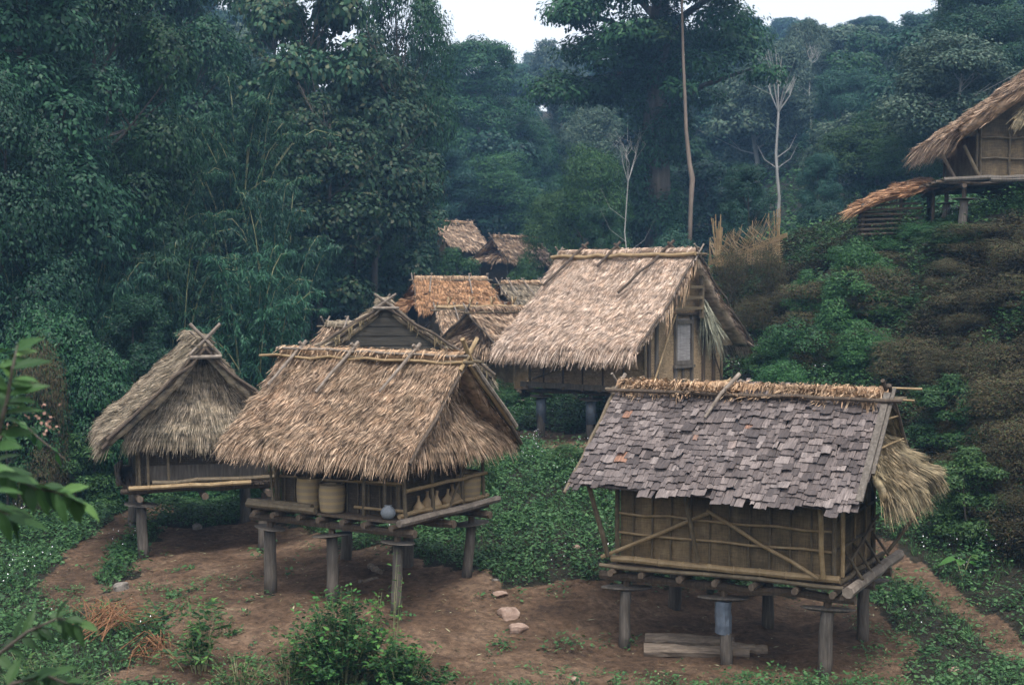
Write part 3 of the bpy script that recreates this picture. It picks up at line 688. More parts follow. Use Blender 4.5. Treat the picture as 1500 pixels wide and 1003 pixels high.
# wall framing of the front
pole('base_rail', (-1.6, -1.12, zd + .08), (1.62, -1.12, zd + .08), .05, M['bamboo'], D_, 20, nodes=True, amp=.004)
pole('edge_pole', (-1.72, -1.26, zd - .0), (1.7, -1.26, zd - .0), .03, M['bamboo_dark'], D_, 21, nodes=True)
for u in np.arange(-1.3, 1.45, .28): pole('wall_batten', (u, -1.065, zd + .05), (u + .01, -1.065, zd + 1.15), .014, M['bamboo_dark'], D_, int(u * 70))
for z_ in (.45, .72): pole('wall_rail', (-1.5, -1.085, zd + z_), (1.5, -1.085, zd + z_ - .03), .018, M['bamboo'], D_, int(z_ * 90), nodes=True)
pole('wall_brace', (-1.72, -1.2, zd + .1), (-.18, -1.12, zd + .82), .026, M['bamboo'], D_, 22)
pole('wall_brace', (-.2, -1.12, zd + .85), (1.35, -1.17, zd + .08), .026, M['bamboo'], D_, 23)
pole('roof_strut', (-1.62, -1.2, zd + .12), (-1.78, -1.5, zd + 1.15), .035, M['bamboo_dark'], D_, 24)
pole('roof_strut', (-.3, -1.18, zd + .15), (-.42, -1.42, zd + 1.15), .03, M['bamboo_dark'], D_, 25)
pole('roof_strut', (1.42, -1.2, zd + .1), (1.42, -1.4, zd + 1.15), .035, M['bamboo'], D_, 26)
pole('roof_strut', (1.62, -1.0, zd + .1), (1.62, -1.02, zd + 1.2), .03, M['bamboo'], D_, 27)
pole('roof_strut', (1.75, .95, zd + .1), (2.35, 1.3, zd + 1.0), .026, M['bamboo_dark'], D_, 28)
# side deck at the right end
pole('edge_pole', (1.78, -1.35, zd - .03), (1.86, 1.25, zd + .04), .075, M['stick'], D_, 29)
pole('edge_pole', (1.62, -1.1, zd + .05), (1.66, 1.1, zd + .06), .035, M['bamboo_dark'], D_, 30, nodes=True)
for v in (-.7, -.2, .35, .9): pole('side_slat', (1.5, v + .2, zd + .38), (1.84, v - .12, zd + .05), .02, M['bamboo_dark'], D_, 31 + int(v * 9))
for z_ in (.42, .8): pole('wall_rail', (1.53, -1.05, zd + z_), (1.53, 1.0, zd + z_), .02, M['bamboo_dark'], D_, int(z_ * 70), nodes=True)
for v in (-.6, 0, .6): pole('wall_batten', (1.53, v, zd), (1.53, v, zd + 1.2), .018, M['bamboo'], D_, 40 + int(v * 9))
pole('side_brace', (1.6, -1.0, zd + .08), (1.62, .9, zd + .62), .022, M['bamboo_dark'], D_, 41)
bd = MB(); bd.tube(wobble((-.0, -1.0, g1(*wD(0, -1)) + .42 - g1(3.33, 20.02)), (-.0, -1.0, zd - .38), 4, .004, 3), .115, 12, wob=.03); bd.build('tin_sleeve', M['tin'], D_, False)

# ---- B: grey thatched granary at left, gable end towards us
B_, zb_, wB, dB = hut('stilt_granary', 'weathered grey thatched granary facing its gable end forward, far left beside the path', -5.92, 26.53, 2.52, -72.4,
    1.71, 1.31, 1.88, 2.49, 2.10, 1.80, .76, 1.80, .80, roof='thatch_grey', wall='mat_dark', Lw=1.35, Ww=1.1, dens=230, wd=.011, lnb=.2, sk_b=.80, pcols=(-1.4, 1.42), seed=31,
    cat='granary', wall_h=.95, cross=0, ridge='thatch_grey', sk_in=.36, sk_top=.93, postr=.10, ends_cross=False, hang=.12, th=.14)
for k in (-1, 1):
    pole('ridge_finial', (1.96, -.26 * k, zb_ + 2.3), (2.0, .26 * k, zb_ + 2.84), .030, M['stick'], B_, k)
    pole('ridge_finial', (1.5, -.2 * k, zb_ + 2.3), (1.52, .22 * k, zb_ + 2.7), .02, M['stick'], B_, k + 4)
    pole('barge_pole', (1.96, 0, zb_ + 2.42), (2.14, k * 1.66, zb_ + .90), .03, M['wood_dark'], B_, k + 7, amp=.02)
pole('gable_rail', (2.0, -.26, zb_ + 2.26), (2.0, .28, zb_ + 2.27), .036, M['stick'], B_, 2)
pole('edge_pole', (1.80, -1.3, zb_ - .0), (1.76, .8, zb_ + .02), .042, M['bamboo'], B_, 5, nodes=True)
pole('edge_pole', (1.74, -.9, zb_ + .08), (1.70, 1.4, zb_ + .1), .042, M['bamboo_dark'], B_, 6, nodes=True)
panel('side_board', B_, M['wood_grey'], (1.42, -1.0, zb_ + .05), (1.42, 1.1, zb_ + .05), (1.42, 1.1, zb_ + .33), (1.42, -1.0, zb_ + .33), .03)
for v in (-1.1, -.95, -.6): pole('porch_upright', (1.55, v, zb_), (1.55, v - .03, zb_ + .85), .026, M['bamboo_dark'], B_, int(v * 10) + 30)
pole('wall_rail', (1.46, -1.1, zb_ + .6), (1.46, 1.1, zb_ + .62), .016, M['bamboo_dark'], B_, 8)
pole('strut', (1.5, 1.1, zb_ + .8), (1.55, 1.25, zb_ + .05), .026, M['bamboo_dark'], B_, 9)
for k in range(3): pole('edge_pole', (1.2 - .1 * k, -1.45 + .02 * k, zb_ + .05 * (k % 2) + .0), (-1.4, -1.4 + .05 * k, zb_ + .04 * k + .02), .035, M['wood_dark'], B_, 10 + k)

# ---- C2: plank gable hut right behind C
C2_, zc2, wc2, d_ = hut('stilt_hut', 'hut behind the middle granary showing a dark plank gable under mossy roof poles', -2.70, 30.0, 3.34, -84,
    1.7, 1.5, 1.55, 2.30, 1.7, 2.2, .85, 1.75, .75, roof='thatch_grey', wall='mat_dark', dens=110, wd=.016, lnb=.22, seed=41, cross=0, ridge='thatch_grey',
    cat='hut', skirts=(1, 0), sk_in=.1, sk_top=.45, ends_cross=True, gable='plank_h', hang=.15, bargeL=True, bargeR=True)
ug = 1.56
for i in range(5):
    z_ = 1.30 + i * .19; hw = 2.2 * .95 * (1 - (z_ + .1 - .85) / (2.30 - .85)) + .03
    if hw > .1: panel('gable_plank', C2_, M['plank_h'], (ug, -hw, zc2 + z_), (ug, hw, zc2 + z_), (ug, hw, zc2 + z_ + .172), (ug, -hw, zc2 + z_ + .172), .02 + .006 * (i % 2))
thatch('roof_skirt', C2_, M['thatch_grey'], (1.80, -1.75, zc2 + .85), (1.80, 1.75, zc2 + .85), (1.58, 1.2, zc2 + 1.33), (1.58, -1.2, zc2 + 1.33), course=.08, dens=150, wd=.013, ln=.16, seed=43, th=.05, sag=0)
for k in (-1, 1):
    pole('barge_pole', (1.78, 0, zc2 + 2.34), (1.84, k * 2.18, zc2 + .90), .03, M['wood_dark'], C2_, 50 + k, amp=.03)
    pole('ridge_finial', (1.78, -.22 * k, zc2 + 2.22), (1.80, .22 * k, zc2 + 2.52), .026, M['stick'], C2_, 54 + k)
rgx = random.Random(8)
for k in (-1, 1):
    hb = MB()
    for i in range(26):
        t = rgx.uniform(.15, .95); v = k * 2.18 * t; z_ = zc2 + 2.32 - 1.44 * t; l = rgx.uniform(.06, .26)
        hb.tube([(1.78, v, z_), (1.80, v + .01, z_ - l * .6), (1.80 + rgx.uniform(-.02, .02), v + rgx.uniform(-.03, .03), z_ - l)], [.014, .011, .003], 4)
    hb.tube([(1.78, k * 2.18 * t, zc2 + 2.32 - 1.44 * t) for t in (.1, .5, 1)], .012, 5)
    hb.build('hanging_straw', M['thatch_olive'], C2_)
pole('gable_rail', (1.84, -.25, zc2 + 2.24), (1.84, .27, zc2 + 2.24), .03, M['stick'], C2_, 58)

# ---- C3: small roof further left behind
p3 = at(505, 478, 33.5)
C3_, z3, _, _ = hut('stilt_hut', 'little roof end with crossed poles peeking out left of the dark plank gable', p3[0] + .3, 34.6, p3[2] - 2.05, -25 + 180,
    1.4, 1.1, 1.0, 2.05, 1.5, 1.5, .6, 1.75, .6, roof='thatch_brown', dens=80, wd=.02, seed=51, cross=2, ridge='thatch_grey', sk_top=.7, detail=1)

# ---- H: large pale granary
H_, zh, wH, dH = hut('stilt_granary', 'tall granary with pale pinkish thatch, grey plank door and blue tin posts', 2.80, 34.9, 3.66, -41,
    1.82, 1.70, 2.06, 3.15, 2.08, 2.62, .84, 2.4, .8, roof='thatch_pale', wall='mat_warm', Lw=1.70, Ww=1.58, dens=230, wd=.0115, lnb=.27, seed=61, skirts=(0, 0),
    cat='granary', wall_h=1.2, cross=0, ridge='thatch_pale', ends_cross=True, hang=.14, sag=.10, gable='mat_warm', bargeL=False, bargeR=True, postr=.10, th=.14)
pole('ridge_bamboo', (-2.2, -.2, zh + 3.08), (2.15, -.2, zh + 3.12), .05, M['bamboo'], H_, 4, nodes=True)
pole('ridge_pole', (-2.0, .15, zh + 3.1), (2.2, .15, zh + 3.1), .05, M['bamboo_dark'], H_, 5)
sl = np.array([0, -2.4, .72 - 3.15]); sl = sl / np.linalg.norm(sl)
for i, (u, ll, dx) in enumerate(((-1.25, 1.5, -.6), (-.25, .85, -.25), (1.35, 1.75, -.75))):
    p0 = np.array([u, -.02, zh + 3.34]) - sl * .15; pole('roof_pole', p0, p0 + sl * ll + np.array([dx, 0, 0]) + np.array([0, 0, -.0]), .035, M['wood_dark'], H_, 10 + i, amp=.02)
    pole('roof_pole', (u - .06, -.08, zh + 3.4), (u + .12, .45, zh + 2.95), .032, M['wood_brown'], H_, 14 + i)
# door in the +u end wall
xw = 1.70
dr = MB()
for i in range(4): dr.box(xw + .02, xw + .05 + .003 * (i % 2), -.36 + i * .14, -.36 + (i + 1) * .14 - .008, zh + .52, zh + 1.58)
dor = dr.build('door', M['plank'], H_)
for z_ in (.50, 1.46): MB().box(xw + .056, xw + .085, -.38, .22, zh + z_, zh + z_ + .10).build('door_batten', M['wood_grey'], dor)
MB().tube([(xw + .06, .17, zh + 1.0), (xw + .10, .17, zh + 1.02), (xw + .10, .17, zh + 1.08), (xw + .06, .17, zh + 1.10)], .012, 6).build('door_handle', M['wood_dark'], dor)
for v in (-.43, .25): MB().box(xw + .01, xw + .075, v, v + .065, zh, zh + 1.68).build('door_jamb', M['wood_grey'], H_)
MB().box(xw + .02, xw + .10, -.47, .36, zh + .42, zh + .49).build('door_sill', M['wood_grey'], H_)
MB().box(xw + .02, xw + .055, -.10, -.04, zh + .0, zh + .42).build('sill_post', M['wood_grey'], H_)
MB().box(xw + .0, xw + .10, -.95, 1.0, zh + 1.67, zh + 1.72).build('lintel', M['wood_dark'], H_)
for v, mm in ((-1.2, 'wood_grey'), (-1.5, 'wood_dark'), (.75, 'wood_dark'), (1.2, 'wood_dark')): MB().box(xw + .005, xw + .06, v, v + .09, zh, zh + (1.4 if v < -1.3 else 1.62)).build('end_post', M[mm], H_)
for i, z_ in enumerate((1.80, 2.05, 2.3)): MB().box(xw + .27, xw + .30, -.95 + .22 * i, .35, zh + z_, zh + z_ + .07).build('gable_rail', M['bamboo_dark'], H_)
MB().box(xw + .2, xw + .30, .35, .42, zh + 1.6, zh + 2.75).build('gable_post', M['bamboo_dark'], H_)
pole('leaning_pole', (xw + .1, -1.32, zh + .2), (xw + .12, -.5, zh + 1.7), .025, M['bamboo'], H_, 3)
pole('leaning_pole', (xw + .1, 1.55, zh + .05), (xw + .12, .6, zh + 1.6), .018, M['wood_dark'], H_, 4)
pole('edge_pole', (xw + .2, -1.7, zh - .03), (xw + .3, 1.75, zh + .05), .04, M['bamboo'], H_, 5, nodes=True)
MB().box(-1.9, 1.3, -1.78, -1.70, zh - .10, zh + .03).build('edge_board', M['wood_grey'], H_)
for u in (-1.3, -.7, -.1, .5, 1.1): pole('wall_batten', (u, -1.60, zh), (u, -1.60, zh + 1.1), .02, M['wood_dark'], H_, int(u * 20) + 80)
pole('wall_brace', (-1.6, -1.63, zh + .1), (.3, -1.63, zh + .75), .02, M['bamboo_dark'], H_, 81)
for u in (-1.82 * .85, 0):
    x_, y_ = wH(u, -1.7 * .82); gzz = g1(x_, y_) - g1(2.80, 34.9)
    MB().tube([(u, -1.7 * .82, gzz + .36), (u, -1.7 * .82, zh - .36)], .125, 14).build('tin_sleeve', M['tin'], H_, True)
# hanging palm leaves in the gable
thatch('palm_hanging', H_, M['palm'], (1.92, .6, zh + 1.25), (1.92, 1.3, zh + 1.1), (1.88, .74, zh + 1.95), (1.88, .42, zh + 2.2), course=.2, dens=60, ln=.5, wd=.02, seed=66, th=.03, sag=.0, hang=.2, jit=.1, rough=.01)
rgx = random.Random(4); hb = MB()
for i in range(46):
    t = rgx.uniform(.0, .55); z_ = zh + 3.1 - 2.4 * t; v = -2.35 * t; l = rgx.uniform(.25, .75)
    hb.tube([(2.05, v, z_), (2.08, v - .02, z_ - l * .6), (2.08 + rgx.uniform(-.05, .03), v - rgx.uniform(0, .12), z_ - l)], [.02, .014, .003], 4)
hb.tube([(2.05, -2.35 * t, zh + 3.1 - 2.4 * t) for t in (0, .3, .6)], .02, 5)
hb.build('hanging_straw', M['thatch_straw'], H_)

# ---- E huts (middle distance)
hut('stilt_hut', 'hut with bright orange brown thatch in the middle distance', -2.20, 50.8, 4.27, 14.9, 1.5, 1.2, 1.30, 2.01, 1.55, 1.84, .95, 1.95, .98,
    roof='thatch_rust', dens=75, wd=.024, seed=71, cross=2, pole_len=1.1, detail=1, ridge='thatch_straw', sk_top=.7, cat='hut')
E2_, ze2, _, _ = hut('stilt_hut', 'grey brown hut with bamboo poles along its ridge, just below the orange roof', -1.1, 45.4, 3.17, 20, 1.6, 1.3, 1.34, 2.13, 1.6, 1.91, .95, 1.9, .9,
    roof='thatch_brown', dens=75, wd=.022, seed=81, cross=3, pole_len=.9, detail=1, ridge=None, skirts=(0, 1), cat='hut')
for dy, zz in ((-.12, 2.2), (.1, 2.2), (0, 2.12)): pole('ridge_bamboo', (-1.4, dy, ze2 + zz), (1.5, dy, ze2 + zz), .05, M['bamboo'], E2_, int(dy * 50), nodes=True)
for i in range(4):
    for k in (-1, 1): pole('ridge_finial', (-1 + i * .72, -.14 * k, ze2 + 2.12), (-.92 + i * .72, .2 * k, ze2 + 2.5), .028, M['bamboo'], E2_, i + 4)
E3_, ze3, _, _ = hut('stilt_hut', 'hut with ragged open gable and woven wall, left below the pale granary eave', .26, 40.07, 3.27, -138, 1.47, 1.35, 1.95, 2.07, 2.0, 1.5, 1.1, 2.05, 1.0,
    roof='thatch_brown', wall='mat_panel', dens=100, wd=.02, lnb=.24, seed=91, cross=0, ridge='thatch_brown', cat='hut', wall_h=1.3, sk_in=.4, sk_top=.6, Lw=1.4, Ww=1.25, ends_cross=True, hang=.2, postr=.07)
pole('wall_brace', (1.5, -.9, ze3 + .05), (1.5, .9, ze3 + .8), .03, M['bamboo'], E3_, 1)
pole('wall_brace', (1.2, 1.33, ze3 + .05), (-.3, 1.33, ze3 + .8), .03, M['bamboo'], E3_, 2)
hut('stilt_hut', 'small hut roof with dark gable half hidden behind the pale granary ridge', .45, 52.3, 4.06, 40, 1.5, 1.2, 1.15, 2.06, 1.5, 1.7, .95, 1.6, .95,
    roof='thatch_grey', dens=70, wd=.024, seed=101, cross=3, pole_len=1.0, detail=1, skirts=(1, 1), sk_top=.5, cat='hut')
hut('stilt_hut', 'highest and farthest small thatched hut at the forest edge', -3.23, 76.4, 7.13, 41.8, 1.5, 1.3, 1.4, 2.3, 1.4, 1.75, .9, 1.5, 1.0,
    roof='thatch_brown', dens=30, wd=.05, seed=111, cross=4, pole_len=.3, detail=1, skirts=(0, 0), cat='hut')
hut('stilt_hut', 'far thatched hut just right of and below the highest one', .14, 70.5, 6.28, 45, 1.6, 1.1, 1.55, 2.14, 1.75, 1.45, .9, 1.85, .95,
    roof='thatch_brown', dens=30, wd=.05, seed=121, cross=4, pole_len=.3, detail=1, skirts=(1, 1), sk_top=.6, cat='hut')

# ---- G1: house on the slope at the top right
G_, zg_, wG, dG = hut('stilt_house', 'raised house on tall posts at the top right edge with a steep mottled thatch roof', 13.8, 36.3, 8.62, -93, 2.0, 3.3, 2.1, 3.25, 2.2, 3.2, 1.0, 2.4, .8,
    roof='thatch_brown', wall='mat_panel', Lw=1.55, Ww=2.35, dens=100, wd=.021, lnb=.32, seed=131, cross=0, skirts=(0, 0), cat='house', wall_h=1.1, ridge='thatch_grey',
    hang=.22, discs=True, postr=.10, sag=.05, bargeL=False, bargeR=False, th=.26, ends_cross=False, disc_dz=.5, gable='mat_panel')
for v in (-3.3, -2.2): pole('edge_pole', (2.12, v, zg_ - .05), (2.05, v + 3.2, zg_ + .05), .06, M['wood_grey'], G_, int(v * 10))
pole('strut', (1.8, -2.9, zg_ - .1), (1.7, -3.25, zg_ + .6), .045, M['wood_dark'], G_, 1)
pole('strut', (1.75, -2.35, zg_ + .02), (1.8, -2.75, zg_ + .8), .045, M['bamboo_dark'], G_, 4)
for v in (-2.3, -1.6, -.9, -.2): pole('wall_batten', (1.6, v, zg_), (1.6, v, zg_ + 1.3), .03, M['bamboo_dark'], G_, int(v * 10) + 50)
for z_ in (.5, 1.0): pole('wall_rail', (1.62, -2.3, zg_ + z_), (1.62, 2.2, zg_ + z_), .025, M['bamboo_dark'], G_, int(z_ * 10) + 60)
thatch('hanging_thatch', G_, M['thatch_olive'], (1.95, -1.7, zg_ + 1.35), (1.95, 1.6, zg_ + 1.35), (1.8, 1.0, zg_ + 2.1), (1.8, -1.0, zg_ + 2.1), course=.15, dens=70, ln=.4, wd=.022, seed=133, th=.05, sag=0, hang=.15)

# ---- G2: slatted shed with rusty thatch
sx_, sy_ = at(1308, 345, 37.6)[:2]; sz = g1(sx_, sy_); sz = at(1308, 345, 37.6)[2] + .02; sa = radians(-12)
sh = empty('slatted_shed', (sx_, sy_, sz), sa, 'low slatted wooden shed under a rusty leaning thatch roof, left of the raised house', 'shed')
thatch('roof_slope', sh, M['thatch_rust'], (-1.15, 1.1, .82), (-1.15, -1.1, .55), (1.05, -1.2, 1.22), (1.05, 1.2, 1.6), course=.14, dens=90, ln=.30, wd=.022, seed=141, th=.10, sag=-.06, hang=.12)
for (u, v, z1) in ((-.8, -.8, .8), (.15, -.85, 1.1), (.95, -.85, 1.35), (-.8, .8, .8), (.95, .8, 1.35)): pole('post', (u, v, -.6), (u, v, z1), .045, M['wood_brown'], sh, int(u * 9 + v * 7))
for i in range(7): pole('slat', (-.85, -.88, -.02 + i * .125), (.65 + .05 * (i % 2), -.90, .02 + i * .125), .032, M['wood_brown'], sh, i, amp=.01)
for i in range(6): pole('slat', (-.85, .86, .0 + i * .125), (.85, .86, .02 + i * .125), .032, M['wood_brown'], sh, i + 9)
for i in range(6): pole('slat', (-.88, -.8, .0 + i * .12), (-.88, .8, .0 + i * .12), .032, M['wood_brown'], sh, i + 19)

# ---- woven bamboo fence on the slope
f0 = at(1050, 385, 40.5); f1 = at(1143, 368, 38.5); fz0 = g1(f0[0], f0[1]); fz1 = g1(f1[0], f1[1])
fzr = at(1050, 392, 40.5)[2]; fn = empty('woven_fence', (f0[0], f0[1], fzr), 0, 'woven bamboo fence with loose crossed strips above it, right of the pale granary', 'fence')
dv = np.array([f1[0] - f0[0], f1[1] - f0[1], at(1143, 385, 38.5)[2] - fzr]); up = np.array([0, 0, 1.])
rr = random.Random(9); mb = MB()
nn = nrm(np.cross(dv, up)) * .02
rail = lambda t: .14 + .50 * t
for i in range(46):
    t = (i + .5) / 46; mb.tube([dv * t + nn * (i % 2 * 2 - 1) * .5, dv * t + up * rail(t) + nn * (i % 2 * 2 - 1) * .5], .010, 5)
for j in range(10): mb.tube([dv * t + up * (.03 + rail(t) * j / 10) + nn * math.sin(t * 50 + j * pi) for t in np.linspace(-.02, 1.03, 24)], .011, 5)
mb.build('woven_panel', M['bamboo'], fn)
mb = MB()
for j in range(4): mb.tube([dv * -.12 + up * (rail(0) - .05 + j * .035), dv * .5 + up * (rail(.5) + j * .03 + rr.uniform(-.03, .03)), dv * 1.1 + up * (rail(1.1) + .03 * j)], .014, 5)
mb.build('top_rail', M['bamboo'], fn)
mb = MB(); topz = lambda t: .85 + .62 * min(max(t, 0), 1)
for i in range(110):
    t0 = rr.uniform(-.15, 1.0); t1 = min(max(t0 + rr.choice((-1, 1)) * rr.uniform(.15, .40), -.12), 1.0)
    za = rail(max(t0, 0)) - .05; zb3 = topz(t1) * rr.uniform(.75, 1.04)
    mb.tube([dv * t0 + up * za, dv * (t0 + t1) / 2 + up * (za + zb3) / 2 + nn * rr.uniform(-2, 2), dv * t1 + up * zb3], .0065, 4)
for t in (0, .3, .6, .85, .93, .97, 1.0): mb.tube([dv * t, dv * (t - .03) + up * topz(t)], .012, 5)
mb.build('lattice', M['bamboo'], fn)
# ---- fence's second leg, left: a bundle of upright strips
for hbx in (1,):
    fb = at(1050, 350, 39.6); bz = at(1050, 385, 39.6)[2]; bu = MB()
    for i in range(16): bu.tube([(rr.uniform(-.06, .06), rr.uniform(-.06, .06), -.1), (rr.uniform(-.2, .1), rr.uniform(-.1, .1), rr.uniform(.9, 1.35))], .012, 4)
    o = bu.build('strip_bundle', M['bamboo']); o.location = (fb[0] + .05, fb[1], bz); tag(o, 'upright bundle of split bamboo strips at the left end of the woven fence', 'bundle')

# ------------------------------------------------------------------ things on the porch of C
def place_local(o, w, root, u, v, z):
    x, y = w(u, v); o.location = (x, y, root.location.z + z)
def basket(label, r, h, u, v, loose=0):
    t = empty('basket', (0, 0, 0), .3, label, 'basket'); place_local(t, wC, C_, u, v, zc + .01)
    MB().lathe((0, 0, 0), [(r * .85, 0), (r * .9, h * .05), (r * .98, h * .4), (r, h * .75), (r * .93, h * .95), (r * .9, h), (r * .84, h * .97), (r * .8, h * .5)], 22).build('basket_body', M['basket'], t, True)
    MB().tube([(r * .93 * cos(a), r * .93 * sin(a), h) for a in np.linspace(0, 2 * pi, 23)], .014, 6, False).build('rim', M['bamboo_dark'], t, True)
    return t
basket('pale striped basket standing at the front middle of the porch', .20, .42, .02, -.98)
b2 = basket('tall dark basket just left of the pale striped basket', .20, .48, -.46, -.92)
b3 = basket('large round basket at the back right end of the porch', .25, .46, 1.12, .93)
for i, (v, s_, lab) in enumerate(((-.42, .85, 'nearest gourd in the row on the side porch'), (-.22, 1.0, 'second gourd in the row on the side porch'), (-.02, .95, 'third gourd in the row, left of the gap'), (.3, .9, 'single gourd standing right of the crossing brace'), (.52, 1.05, 'gourd closest to the large round basket'))):
    o = MB().lathe((0, 0, 0), [(.05, 0), (.095, .03), (.11, .08), (.095, .13), (.05, .18), (.028, .22), (.022, .27), (.026, .31)], 16).build('gourd', M['gourd'], None, True)
    place_local(o, wC, C_, 1.2, v, zc + .006); o.scale = (s_,) * 3; o.rotation_euler = (.06 * i, -.05, i); tag(o, lab, 'gourd', 'gourds on the porch')
o = MB().lathe((0, 0, 0), [(.04, 0), (.085, .025), (.11, .08), (.105, .13), (.07, .17), (.05, .185), (.06, .2)], 18).build('pot', M['enamel'], None, True)
place_local(o, wC, C_, 1.12, -1.08, zc + .008); tag(o, 'small round pale blue pot at the front right corner of the porch', 'pot')

# ------------------------------------------------------------------ logs, stones, sticks
def log(label, px, py, Y, L, r, az, seed, group='logs under the shingled granary', sq=.6):
    p = at(px, py, Y); z = g1(p[0], p[1]); d = np.array([cos(az), sin(az), 0]) * L / 2
    za, zb2 = g1(p[0] - d[0], p[1] - d[1]), g1(p[0] + d[0], p[1] + d[1])
    mb = MB().tube([q * np.array([1, 1, 1]) for q in wobble((-d[0], -d[1], za - z + r * .55), (d[0], d[1], zb2 - z + r * .55), 7, .012, seed)], np.linspace(r, r * .8, 8), 8, wob=.10, seed=seed)
    o = mb.build('log', M['log']); o.location = (p[0], p[1], z); return tag(o, label, 'log', group)
def gpt(px, py): q = ground_at(px, py); return q
q = gpt(1015, 962); Yl = q[1]
log('long pale split log lying in front under the shingled granary', 1020, 965, Yl, 1.45, .10, -.12, 1)
log('shorter split log lying behind the long pale one', 1010, 945, Yl + .42, 1.25, .10, -.16, 2)
log('rough log end sticking out right of the middle tin post', 1095, 955, Yl + .14, .55, .08, -.05, 3)
for i, (px, py, L, r, az, lab) in enumerate(((550, 838, .35, .05, -.9, 'short dark log under the middle granary'), (540, 852, .3, .035, .4, 'thin stick of firewood lying beside the short dark log'))):
    q = gpt(px, py); log(lab, px, py, q[1], L, r, az, 20 + i, 'firewood under the middle granary')
def rand_dir(rg): v = rg.normal(0, 1, 3); return v / np.linalg.norm(v)
def stone(label, px, py, size, mat, seed, flat=.6, group=None):
    q = gpt(px, py); rg = np.random.default_rng(seed); V = []; F = []; n, m_ = 26, 16
    for i in range(m_ + 1):
        th = pi * i / m_
        for k in range(n):
            a = 2 * pi * k / n; V.append([sin(th) * cos(a), sin(th) * sin(a) * .8, cos(th) * flat])
    V = np.array(V)
    for _ in range(11):          # cut facets off
        nn_ = rand_dir(rg); c_ = rg.uniform(.52, .8); dd_ = V @ nn_ - c_ * (.7 + .3 * abs(nn_[0])); V = V - nn_ * np.maximum(dd_, 0)[:, None] * .9
    V = V + .025 * np.sin(V[:, [1, 2, 0]] * 13 + seed) + .012 * np.sin(V[:, [2, 0, 1]] * 29)
    V = V * size * 1.15
    for i in range(m_):
        for k in range(n): F.append((i * n + k, (i + 1) * n + k, (i + 1) * n + (k + 1) % n, i * n + (k + 1) % n))
    o = link_mesh('stone', V, F, M[mat], None, True); o.location = (q[0], q[1], q[2] + size * flat * .18); o.rotation_euler = (0, 0, rg.uniform(0, 6)); return tag(o, label, 'stone', group)
stone('rounded pinkish stone in the middle of the clearing', 745, 905, .17, 'stone', 1)
stone('flat pale stone right below the rounded pinkish stone', 757, 925, .18, 'stone', 2, .35)
stone('flat grey brown stone on the earth left of the middle granary', 178, 862, .17, 'stone_grey', 3, .45)
stone('pale slab of stone at the right edge of the bare earth', 1402, 984, .12, 'stone', 4, .4)
stone('reddish stone at the bottom edge of the clearing', 843, 1000, .08, 'stone', 5)
stone('small stone on the green bank above the clearing', 845, 806, .08, 'stone', 6)
stone('flat pale stone right of the middle granary posts', 733, 873, .13, 'stone', 7, .3)
stone('whitish stone lying at the foot of the green bank', 726, 852, .08, 'stone_grey', 8, .4)
stone('stone beside the path at the left', 290, 775, .14, 'stone_grey', 12, .6)
# dead orange branches, lower left
q0 = gpt(150, 940); rr = random.Random(31)
bp = empty('stick_pile', tuple(q0), 0, 'heap of dry orange branches at the lower left', 'branches')
for k, (px, py, az0, n) in enumerate(((150, 925, 2.0, 30), (175, 935, .3, 26), (225, 975, -.9, 26))):
    mb = MB(); q = gpt(px, py)
    for i in range(n):
        a = az0 + rr.gauss(0, .45); L = rr.uniform(.45, 1.1); x, y = q[0] - q0[0] + rr.gauss(0, .10), q[1] - q0[1] + rr.gauss(0, .12); z = q[2] - q0[2] + rr.uniform(.02, .16)
        d = np.array([cos(a), sin(a), 0]); s0 = np.array([x, y, z]) - d * L * .5; P_ = [s0 + d * L * t + np.array([rr.gauss(0, .03), rr.gauss(0, .03), .16 * sin(t * pi) + .30 * t * rr.uniform(-.3, 1.2) + rr.gauss(0, .015)]) for t in (0, .35, .7, 1)]
        mb.tube(P_, [.009, .007, .005, .002], 5)
    mb.build('branch_bunch', M['orange_stick'], bp)

# ================================================================== vegetation
def leaf_quads(Pp, Dd, Nn, L, W):
    s_ = nrm(np.cross(Dd, Nn)); h = (W * .5)[:, None]; L = L[:, None]
    V = np.stack([Pp, Pp + Dd * L * .45 + s_ * h, Pp + Dd * L, Pp + Dd * L * .45 - s_ * h], 1).reshape(-1, 3)
    return V, np.arange(len(Pp) * 4).reshape(-1, 4)
def rand_unit(rg, n): return nrm(rg.normal(0, 1, (n, 3)))
def mesh_only(name, V, F, mat):
    o = link_mesh(name, V, F, mat); me = o.data; bpy.data.objects.remove(o); return me
def crown_leaves(rg, c, r, n, L, W, down=.35, shell=(.72, 1.06), zmin=-.55, lumpy=.18):
    """leaves on the outside of many ellipsoid lobes: c (k,3), r (k,3)"""
    k = len(c); ar = (r[:, 0] * r[:, 2]); pick = rg.choice(k, n, p=ar / ar.sum()); d = rand_unit(rg, n)
    bad = d[:, 2] < zmin; d[bad, 2] *= -1
    f = rg.uniform(*shell, n) * (1 + lumpy * np.sin(d[:, 0] * 7 + pick) * np.sin(d[:, 1] * 6 + pick * 2.1) + lumpy * .6 * np.sin(d[:, 2] * 11 + pick))
    p = c[pick] + r[pick] * d * f[:, None]
    N = nrm(d + rand_unit(rg, n) * .55 + np.array([0, 0, .35])); t = rand_unit(rg, n) + d * .5; t[:, 2] -= down
    t = nrm(t - N * (t * N).sum(-1, keepdims=True))
    return leaf_quads(p, t, N, L * rg.uniform(.6, 1.35, n), W * rg.uniform(.7, 1.3, n))
